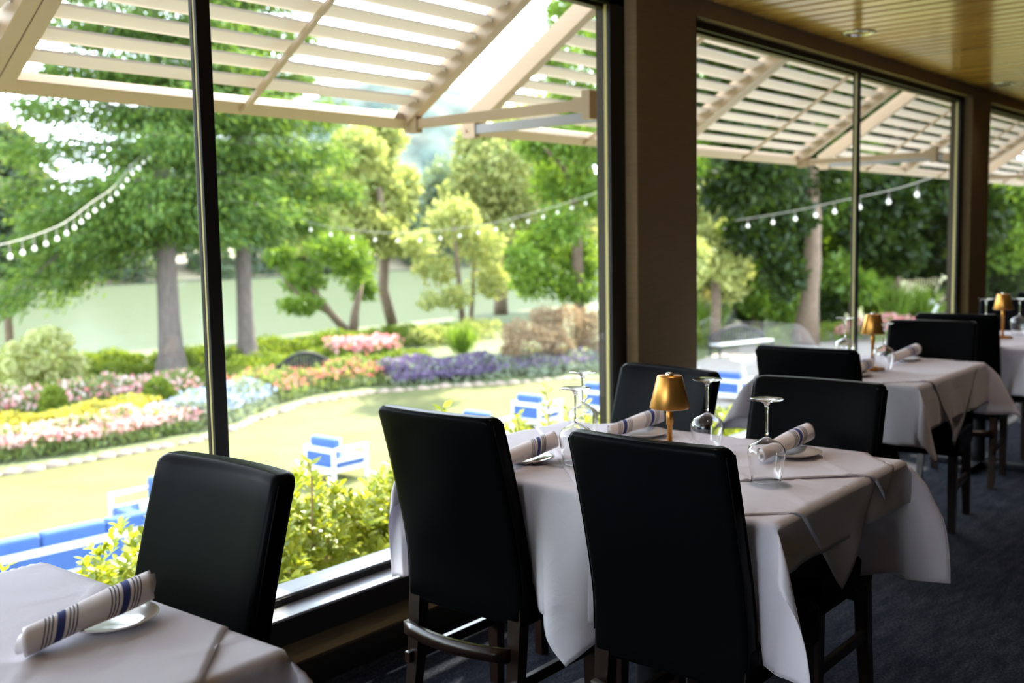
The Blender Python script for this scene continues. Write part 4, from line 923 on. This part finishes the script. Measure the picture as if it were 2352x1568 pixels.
for i in range(20):
    x = 42+i*11.5+rng.uniform(-2, 2); y = 147+rng.uniform(-3, 4); k = i % 3
    r = empty('far_bank_tree', (x, y, -2.6), rng.uniform(0, 6)); s_ = rng.uniform(1.1, 1.6); r.scale = (s_*1.25, s_*1.25, s_)
    tag(r, 'hazy tree across the river, %s from the left end of the far bank' % ords[i], 'tree', 'trees on the far river bank')
    if i < 3:
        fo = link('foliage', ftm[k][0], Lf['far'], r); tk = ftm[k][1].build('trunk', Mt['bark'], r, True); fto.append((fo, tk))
    else:
        for o in fto[k]: c_ = o.copy(); c_.parent = r; COL.objects.link(c_)
for i in range(20):
    k = i % 3; r = empty('far_bank_shrub', (38+i*11.8+rng.uniform(-3, 3), 141.5+rng.uniform(0, 1.5), -6.2), rng.uniform(0, 6)); q_ = rng.uniform(0.95, 1.3); r.scale = (q_*1.25, q_*0.7, q_*0.52)
    tag(r, 'low hazy shrub at the water line of the far bank, %s from its left end' % ords[i], 'shrub', 'shrubs along the far shore')
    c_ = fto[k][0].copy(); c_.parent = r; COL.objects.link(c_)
# second-window wood: one big cypress, dense trees and shrubs
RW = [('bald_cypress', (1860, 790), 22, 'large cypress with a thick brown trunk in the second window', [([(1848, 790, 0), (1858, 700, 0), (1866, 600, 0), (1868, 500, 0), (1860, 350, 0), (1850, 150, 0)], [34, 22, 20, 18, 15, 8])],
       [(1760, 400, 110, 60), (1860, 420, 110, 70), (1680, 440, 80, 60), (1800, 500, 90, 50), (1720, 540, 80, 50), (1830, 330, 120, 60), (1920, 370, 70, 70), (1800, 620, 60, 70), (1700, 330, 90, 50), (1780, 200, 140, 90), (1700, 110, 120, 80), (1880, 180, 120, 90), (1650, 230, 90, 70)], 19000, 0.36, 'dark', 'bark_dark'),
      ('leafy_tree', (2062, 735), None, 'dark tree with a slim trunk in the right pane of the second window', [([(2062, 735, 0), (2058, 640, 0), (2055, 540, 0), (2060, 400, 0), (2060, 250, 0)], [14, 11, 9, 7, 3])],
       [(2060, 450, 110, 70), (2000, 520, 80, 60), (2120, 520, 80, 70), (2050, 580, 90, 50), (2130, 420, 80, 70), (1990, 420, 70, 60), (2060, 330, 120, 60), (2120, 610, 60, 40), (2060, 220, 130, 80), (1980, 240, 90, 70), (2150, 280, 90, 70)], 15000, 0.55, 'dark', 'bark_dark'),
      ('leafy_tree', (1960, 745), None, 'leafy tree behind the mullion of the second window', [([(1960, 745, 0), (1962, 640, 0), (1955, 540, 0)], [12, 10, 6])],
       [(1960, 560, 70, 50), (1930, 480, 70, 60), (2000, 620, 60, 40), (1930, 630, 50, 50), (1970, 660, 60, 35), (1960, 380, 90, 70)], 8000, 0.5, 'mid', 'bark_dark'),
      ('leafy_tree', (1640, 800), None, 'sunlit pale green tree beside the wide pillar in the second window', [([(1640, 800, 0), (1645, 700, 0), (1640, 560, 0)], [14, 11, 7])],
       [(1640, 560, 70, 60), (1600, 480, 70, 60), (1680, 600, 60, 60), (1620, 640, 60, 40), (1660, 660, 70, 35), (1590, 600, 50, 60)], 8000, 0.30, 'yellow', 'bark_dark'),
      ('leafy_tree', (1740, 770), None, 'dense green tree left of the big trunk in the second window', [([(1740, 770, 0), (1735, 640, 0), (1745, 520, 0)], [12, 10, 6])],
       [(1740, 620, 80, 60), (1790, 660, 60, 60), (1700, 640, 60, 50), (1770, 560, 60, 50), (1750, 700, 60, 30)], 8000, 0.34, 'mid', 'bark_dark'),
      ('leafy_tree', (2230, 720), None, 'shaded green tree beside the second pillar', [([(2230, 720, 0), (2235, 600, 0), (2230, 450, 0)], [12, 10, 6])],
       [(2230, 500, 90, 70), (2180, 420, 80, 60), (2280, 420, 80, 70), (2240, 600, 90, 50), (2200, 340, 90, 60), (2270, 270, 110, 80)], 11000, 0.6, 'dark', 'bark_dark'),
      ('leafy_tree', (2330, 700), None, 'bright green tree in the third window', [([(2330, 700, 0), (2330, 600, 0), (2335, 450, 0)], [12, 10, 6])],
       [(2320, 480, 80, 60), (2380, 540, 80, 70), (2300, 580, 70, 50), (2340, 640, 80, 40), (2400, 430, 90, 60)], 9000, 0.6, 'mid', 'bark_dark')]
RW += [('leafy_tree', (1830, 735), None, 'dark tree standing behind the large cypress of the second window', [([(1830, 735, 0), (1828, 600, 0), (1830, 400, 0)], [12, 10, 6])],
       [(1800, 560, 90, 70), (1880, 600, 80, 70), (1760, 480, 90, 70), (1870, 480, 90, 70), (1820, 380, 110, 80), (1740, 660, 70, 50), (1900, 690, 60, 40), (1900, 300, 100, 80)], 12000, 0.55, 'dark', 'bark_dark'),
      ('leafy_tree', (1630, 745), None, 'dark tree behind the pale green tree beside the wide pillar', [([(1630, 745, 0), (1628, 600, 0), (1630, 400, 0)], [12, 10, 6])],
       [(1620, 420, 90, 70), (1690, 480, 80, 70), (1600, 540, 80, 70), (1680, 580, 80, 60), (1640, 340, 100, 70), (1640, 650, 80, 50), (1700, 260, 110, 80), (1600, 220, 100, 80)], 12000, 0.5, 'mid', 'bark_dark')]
for nm, bp, Y, lab, tr, bl, n, size, leaf, bark in RW: px_tree(nm, bp, lab, tr, bl, n, size, leaf, bark, k=12, f=0.36)
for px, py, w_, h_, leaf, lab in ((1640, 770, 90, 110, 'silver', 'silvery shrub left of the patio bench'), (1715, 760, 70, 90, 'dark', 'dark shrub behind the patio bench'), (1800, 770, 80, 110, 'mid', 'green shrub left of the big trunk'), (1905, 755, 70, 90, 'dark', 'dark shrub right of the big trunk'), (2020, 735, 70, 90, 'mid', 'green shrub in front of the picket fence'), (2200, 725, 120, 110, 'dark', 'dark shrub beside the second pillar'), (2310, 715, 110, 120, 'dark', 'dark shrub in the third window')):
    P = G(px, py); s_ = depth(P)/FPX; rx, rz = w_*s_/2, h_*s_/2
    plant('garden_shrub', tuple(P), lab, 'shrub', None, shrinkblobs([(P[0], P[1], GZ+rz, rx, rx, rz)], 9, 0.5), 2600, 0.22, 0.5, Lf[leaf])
# ornamental grass clumps
def grass_clump(px, py, hpx, label, n=220):
    P = G(px, py); s_ = depth(P)/FPX; h = hpx*s_
    Pn = np.stack([rng.normal(0, h*0.12, n), rng.normal(0, h*0.12, n), np.zeros(n)], 1); ax = np.stack([rng.normal(0, 0.35, n), rng.normal(0, 0.35, n), np.ones(n)], 1)
    V, Fq = quad_leaves(Pn, h, 0.05, ax); o = link('grass_clump', np_mesh('grass_clump', V, Fq), Lf['mid']); o.location = tuple(P); tag(o, label, 'grass', 'ornamental grass clumps')
grass_clump(1060, 815, 70, 'spiky grass clump left of the bronze maple'); grass_clump(1620, 790, 100, 'spiky grass clump beside the wide pillar'); grass_clump(2050, 745, 90, 'tall grass clump under the slim dark tree'); grass_clump(2110, 740, 80, 'tall grass clump near the white lidded box')

# ---- benches
def bench(pxA, pxB, label, zup=0.0):
    A = Vector(G(*pxA)); B = Vector(G(*pxB)); L = (B-A).length; ang = math.atan2(B.y-A.y, B.x-A.x)
    r = empty('garden_bench', (A+B)/2, ang); tag(r, label, 'bench', 'arched garden benches')
    h = L/2
    def arch(x): return 0.62+0.36*math.cos(x/h*PI/2)
    xs = np.linspace(-h, h, 17)
    MB().tube([(x, 0.25, arch(x)) for x in xs], 0.05, 8).build('top_rail', Mt['iron'], r, True)
    s = MB()
    for x in np.linspace(-h*0.93, h*0.93, 17): s.bar((x, 0.24, 0.45), (x, 0.25, arch(x)), 0.07, 0.025)
    s.build('back_slats', Mt['iron'], r)
    s = MB()
    for k in range(5): s.box(-h, h, -0.25+k*0.1, -0.25+k*0.1+0.07, 0.42, 0.45)
    s.build('seat', Mt['iron'] if not zup else Mt['white_metal'], r)
    for x in (-h+0.05, h-0.05):
        for y in (-0.22, 0.22): MB().box(x-0.03, x+0.03, y-0.03, y+0.03, 0, 0.62 if y > 0 else 0.42).build('leg', Mt['iron'], r)
bench((648, 898), (772, 882), 'black arched garden bench among the coral roses')
bench((1640, 822), (1765, 808), 'dark arched bench with a pale seat on the patio', 1)

# ---- picket fence, white lidded box
A = Vector(G(1985, 735)); B = Vector(G(2230, 712)); d = (B-A); Lf_ = d.length; fr = empty('picket_fence', A, math.atan2(d.y, d.x)); tag(fr, 'weathered picket fence behind the slim dark tree', 'fence')
p = MB()
for x in np.arange(0, Lf_, 0.22): p.box(x, x+0.11, -0.015, 0.015, 0.05, 1.75+0.03*math.sin(x*5), bev=0.01, seg=1)
p.build('pickets', Mt['fencewood'], fr); MB().box(0, Lf_, 0.015, 0.06, 0.45, 0.55).build('rail', Mt['fencewood'], fr); MB().box(0, Lf_, 0.015, 0.06, 1.35, 1.45).build('rail', Mt['fencewood'], fr)
P = G(2132, 735); s_ = depth(P)/FPX
pl = empty('lidded_box', tuple(P)); tag(pl, 'white box with a rounded lid seen low in the second window', 'box')
MB().box(-17*s_, 17*s_, -0.3, 0.3, 0.0, 30*s_, bev=0.04).build('cabinet', Mt['white_metal'], pl)
hd = MB(); hd.tube([(-15*s_, 0, 30*s_), (15*s_, 0, 30*s_)], 17*s_, 20); hd.build('lid', Mt['white_metal'], pl, True)

# ---- lounge furniture on the lawn
def lounge(name, P, rz, width, label, seats=1, depth_=0.80):
    """front faces -y; origin at floor centre"""
    r = empty(name, P, rz); tag(r, label, 'sofa' if seats > 1 else 'armchair', 'white framed blue cushioned lounge seats')
    w_ = width/2; b = 0.055
    for x in (-w_+b/2, w_-b/2):
        for y in (-depth_/2+b/2, depth_/2-b/2): MB().box(x-b/2, x+b/2, y-b/2, y+b/2, 0, 0.56, bev=0.004, seg=1).build('leg', Mt['white_metal'], r)
        MB().box(x-0.04, x+0.04, -depth_/2, depth_/2, 0.56, 0.60, bev=0.006).build('armrest', Mt['white_metal'], r)
        MB().box(x-0.02, x+0.02, -depth_/2+b, depth_/2-b, 0.36, 0.40).build('side_rail', Mt['white_metal'], r)
    f = MB(); f.box(-w_, w_, -depth_/2, -depth_/2+0.05, 0.16, 0.26, bev=0.004); f.box(-w_, w_, depth_/2-0.05, depth_/2, 0.16, 0.26, bev=0.004); f.box(-w_, w_, depth_/2-0.05, depth_/2, 0.52, 0.60, bev=0.004)
    f.box(-w_+0.05, w_-0.05, -depth_/2+0.04, depth_/2-0.04, 0.18, 0.24); f.build('frame', Mt['white_metal'], r)
    MB().box(-w_+b, w_-b, depth_/2-0.035, depth_/2-0.015, 0.26, 0.52).build('back_panel', Mt['blue'], r)
    cw = (width-2*b-0.03)/seats
    for k in range(seats):
        x0 = -w_+b+0.015+k*cw
        MB().box(x0+0.005, x0+cw-0.005, -depth_/2+0.02, depth_/2-0.06, 0.24, 0.40, bev=0.035, seg=3).build('seat_cushion', Mt['blue'], r, True)
        q = MB().box(x0+0.005, x0+cw-0.005, depth_/2-0.24, depth_/2-0.06, 0.41, 0.76, bev=0.06, seg=4); q.build('back_cushion', Mt['blue'], r, True)
    return r
# sofa at the lower left: its back runs along the building
A = G(-260, 1440); B = G(420, 1285)
sA = on_z(0, 1282, GZ+0.60); sB = on_z(345, 1205, GZ+0.60); dv = sB-sA; ang = math.atan2(dv[1], dv[0]); u = dv/np.linalg.norm(dv); nv_ = np.array([u[1], -u[0], 0])
mid = (sA+sB)/2-nv_*0.0
wS = 3.4; cenS = sB+u*0.35-u*wS/2; cenS = cenS-nv_*0.0+np.array([-u[1], u[0], 0])*0.40
lounge('outdoor_sofa', (cenS[0], cenS[1], GZ), ang+PI, wS, 'long blue cushioned sofa seen from behind at the left, close below the window', 4)
q = on_z(262, 1165, GZ+0.60); lounge('outdoor_armchair', (q[0]+0.75*u[0], q[1]+0.75*u[1]+0.35, GZ), ang-PI/2, 1.0, 'blue cushioned armchair behind the left dining chair', 1)
P0 = G(768, 1112); P1 = G(695, 1097); dv = np.array(P1-P0); a1 = math.atan2(dv[1], dv[0])
def arm_at(P0, ang, label, wd=0.78):
    u = np.array([math.cos(ang), math.sin(ang), 0]); n_ = np.array([-u[1], u[0], 0]); n_ = n_ if n_[0] > 0 else -n_
    c_ = np.array(P0)+u*wd/2+n_*0.40; rz = math.atan2(-n_[1], -n_[0])-PI/2
    lounge('outdoor_armchair', (c_[0], c_[1], GZ), rz, wd, label)
arm_at(P0, a1, 'blue cushioned armchair on the sunny lawn left of the near chair')
arm_at(G(1240, 992), a1, 'blue cushioned armchair on the lawn seen beyond the window-side glasses')
arm_at(G(1395, 960), a1, 'blue cushioned armchair on the lawn beside the window frame')
arm_at(G(1120, 1040), a1, 'blue cushioned armchair on the lawn hidden behind the near chair top')
arm_at(G(1700, 930), a1, 'blue cushioned armchair on the patio behind the white cloth')

# ---- string lights
def string(points, n, rb, label, rc=0.009, drop=0.10, wire=False):
    pts = [Vector(p) for p in points]
    # smooth the path
    path = []
    for i in range(len(pts)-1):
        p0, p1, p2, p3 = pts[max(i-1, 0)], pts[i], pts[i+1], pts[min(i+2, len(pts)-1)]
        for k in range(8):
            t_ = k/8; path.append(0.5*((2*p1)+(p2-p0)*t_+(2*p0-5*p1+4*p2-p3)*t_*t_+(3*p1-p0-3*p2+p3)*t_**3))
    path.append(pts[-1]); O = path[0]; r = empty('string_lights', O); tag(r, label, 'string lights', 'festoon lights over the garden')
    MB().tube([p-O for p in path], rc, 6).build('cable', Mt['cable'], r, True)
    L = [0]
    for i in range(1, len(path)): L.append(L[-1]+(path[i]-path[i-1]).length)
    bme = None; sme = None
    for k in range(n):
        s_ = L[-1]*(k+0.5)/n; i = max(j for j in range(len(L)) if L[j] <= s_); i = min(i, len(path)-2)
        p = path[i].lerp(path[i+1], (s_-L[i])/(L[i+1]-L[i]))-O
        if bme is None:
            b_ = MB().lathe([(0.0, -2.6*rb), (rb*0.7, -2.3*rb), (rb, -1.6*rb), (rb*0.75, -0.8*rb), (rb*0.4, -0.2*rb), (0, -0.2*rb)], 14).build('bulb', Mt['bulb'], r, True); bme = b_.data
            s2 = MB().lathe([(0, -0.3*rb), (rb*0.45, -0.3*rb), (rb*0.45, 0.7*rb), (rb*0.15, 0.9*rb), (rb*0.15, drop), (0, drop)], 10).build('socket', Mt['socket'], b_, True); sme = s2.data
        else:
            b_ = bpy.data.objects.new('bulb', bme); COL.objects.link(b_); b_.parent = r; s2 = bpy.data.objects.new('socket', sme); COL.objects.link(s2); s2.parent = b_
        b_.location = p-Vector((0, 0, drop))
string([V3(-120, 585, 15.5), V3(0, 562, 17), V3(80, 540, 18.5), V3(150, 510, 20), V3(210, 465, 22), V3(260, 430, 23.5), V3(300, 382, 25.2), V3(345, 340, 27), V3(385, 318, 28.6)], 25, 0.040, 'string of white bulbs sagging from the left cypress to the left edge', drop=0.17)
string([V3(548, 350, 29.3), V3(500, 378, 28.0), V3(560, 432, 26.8), V3(640, 482, 25.5), V3(720, 512, 24.5), V3(800, 527, 23.5), V3(900, 535, 22.7), V3(1000, 531, 22), V3(1150, 508, 21.3), V3(1300, 466, 20.8), V3(1420, 425, 20.4)], 27, 0.040, 'string of white bulbs sagging right of the mullion in front of the trees', drop=0.17)
string([V3(2140, 408, 4.14), V3(2065, 432, 4.9), V3(1990, 449, 5.7), V3(1918, 464, 6.6), V3(1856, 478, 7.6), V3(1780, 492, 8.8), V3(1690, 506, 10.2)], 8, 0.032, 'string of clear bulbs hung from the sunshade in the second window', rc=0.007, drop=0.10)

# unseen trees added further left to darken what the leather mirrors
for (tx, ty, th, lab) in ((-4.0, 22.0, 9.5, 'added unseen tree left of the view, nearest the river'), (-9.5, 17.5, 9.0, 'added unseen tree left of the view, middle of three'), (-15.0, 12.0, 9.0, 'added unseen tree left of the view, nearest the building')):
    bl = shrinkblobs([(tx, ty, GZ+th*0.60, 4.4, 4.0, th*0.36), (tx+1, ty, GZ+th*0.35, 3.8, 3.4, th*0.22)], 16, 0.42)
    plant('added_tree', (tx, ty, GZ), lab, 'tree', [([(tx, ty, GZ), (tx+.1, ty, GZ+3), (tx, ty, GZ+6)], [0.3, 0.24, 0.12])], bl, 7000, 0.34, 0.6, Lf['mid'], 'bark_dark', 'added trees out of view', 0.2)
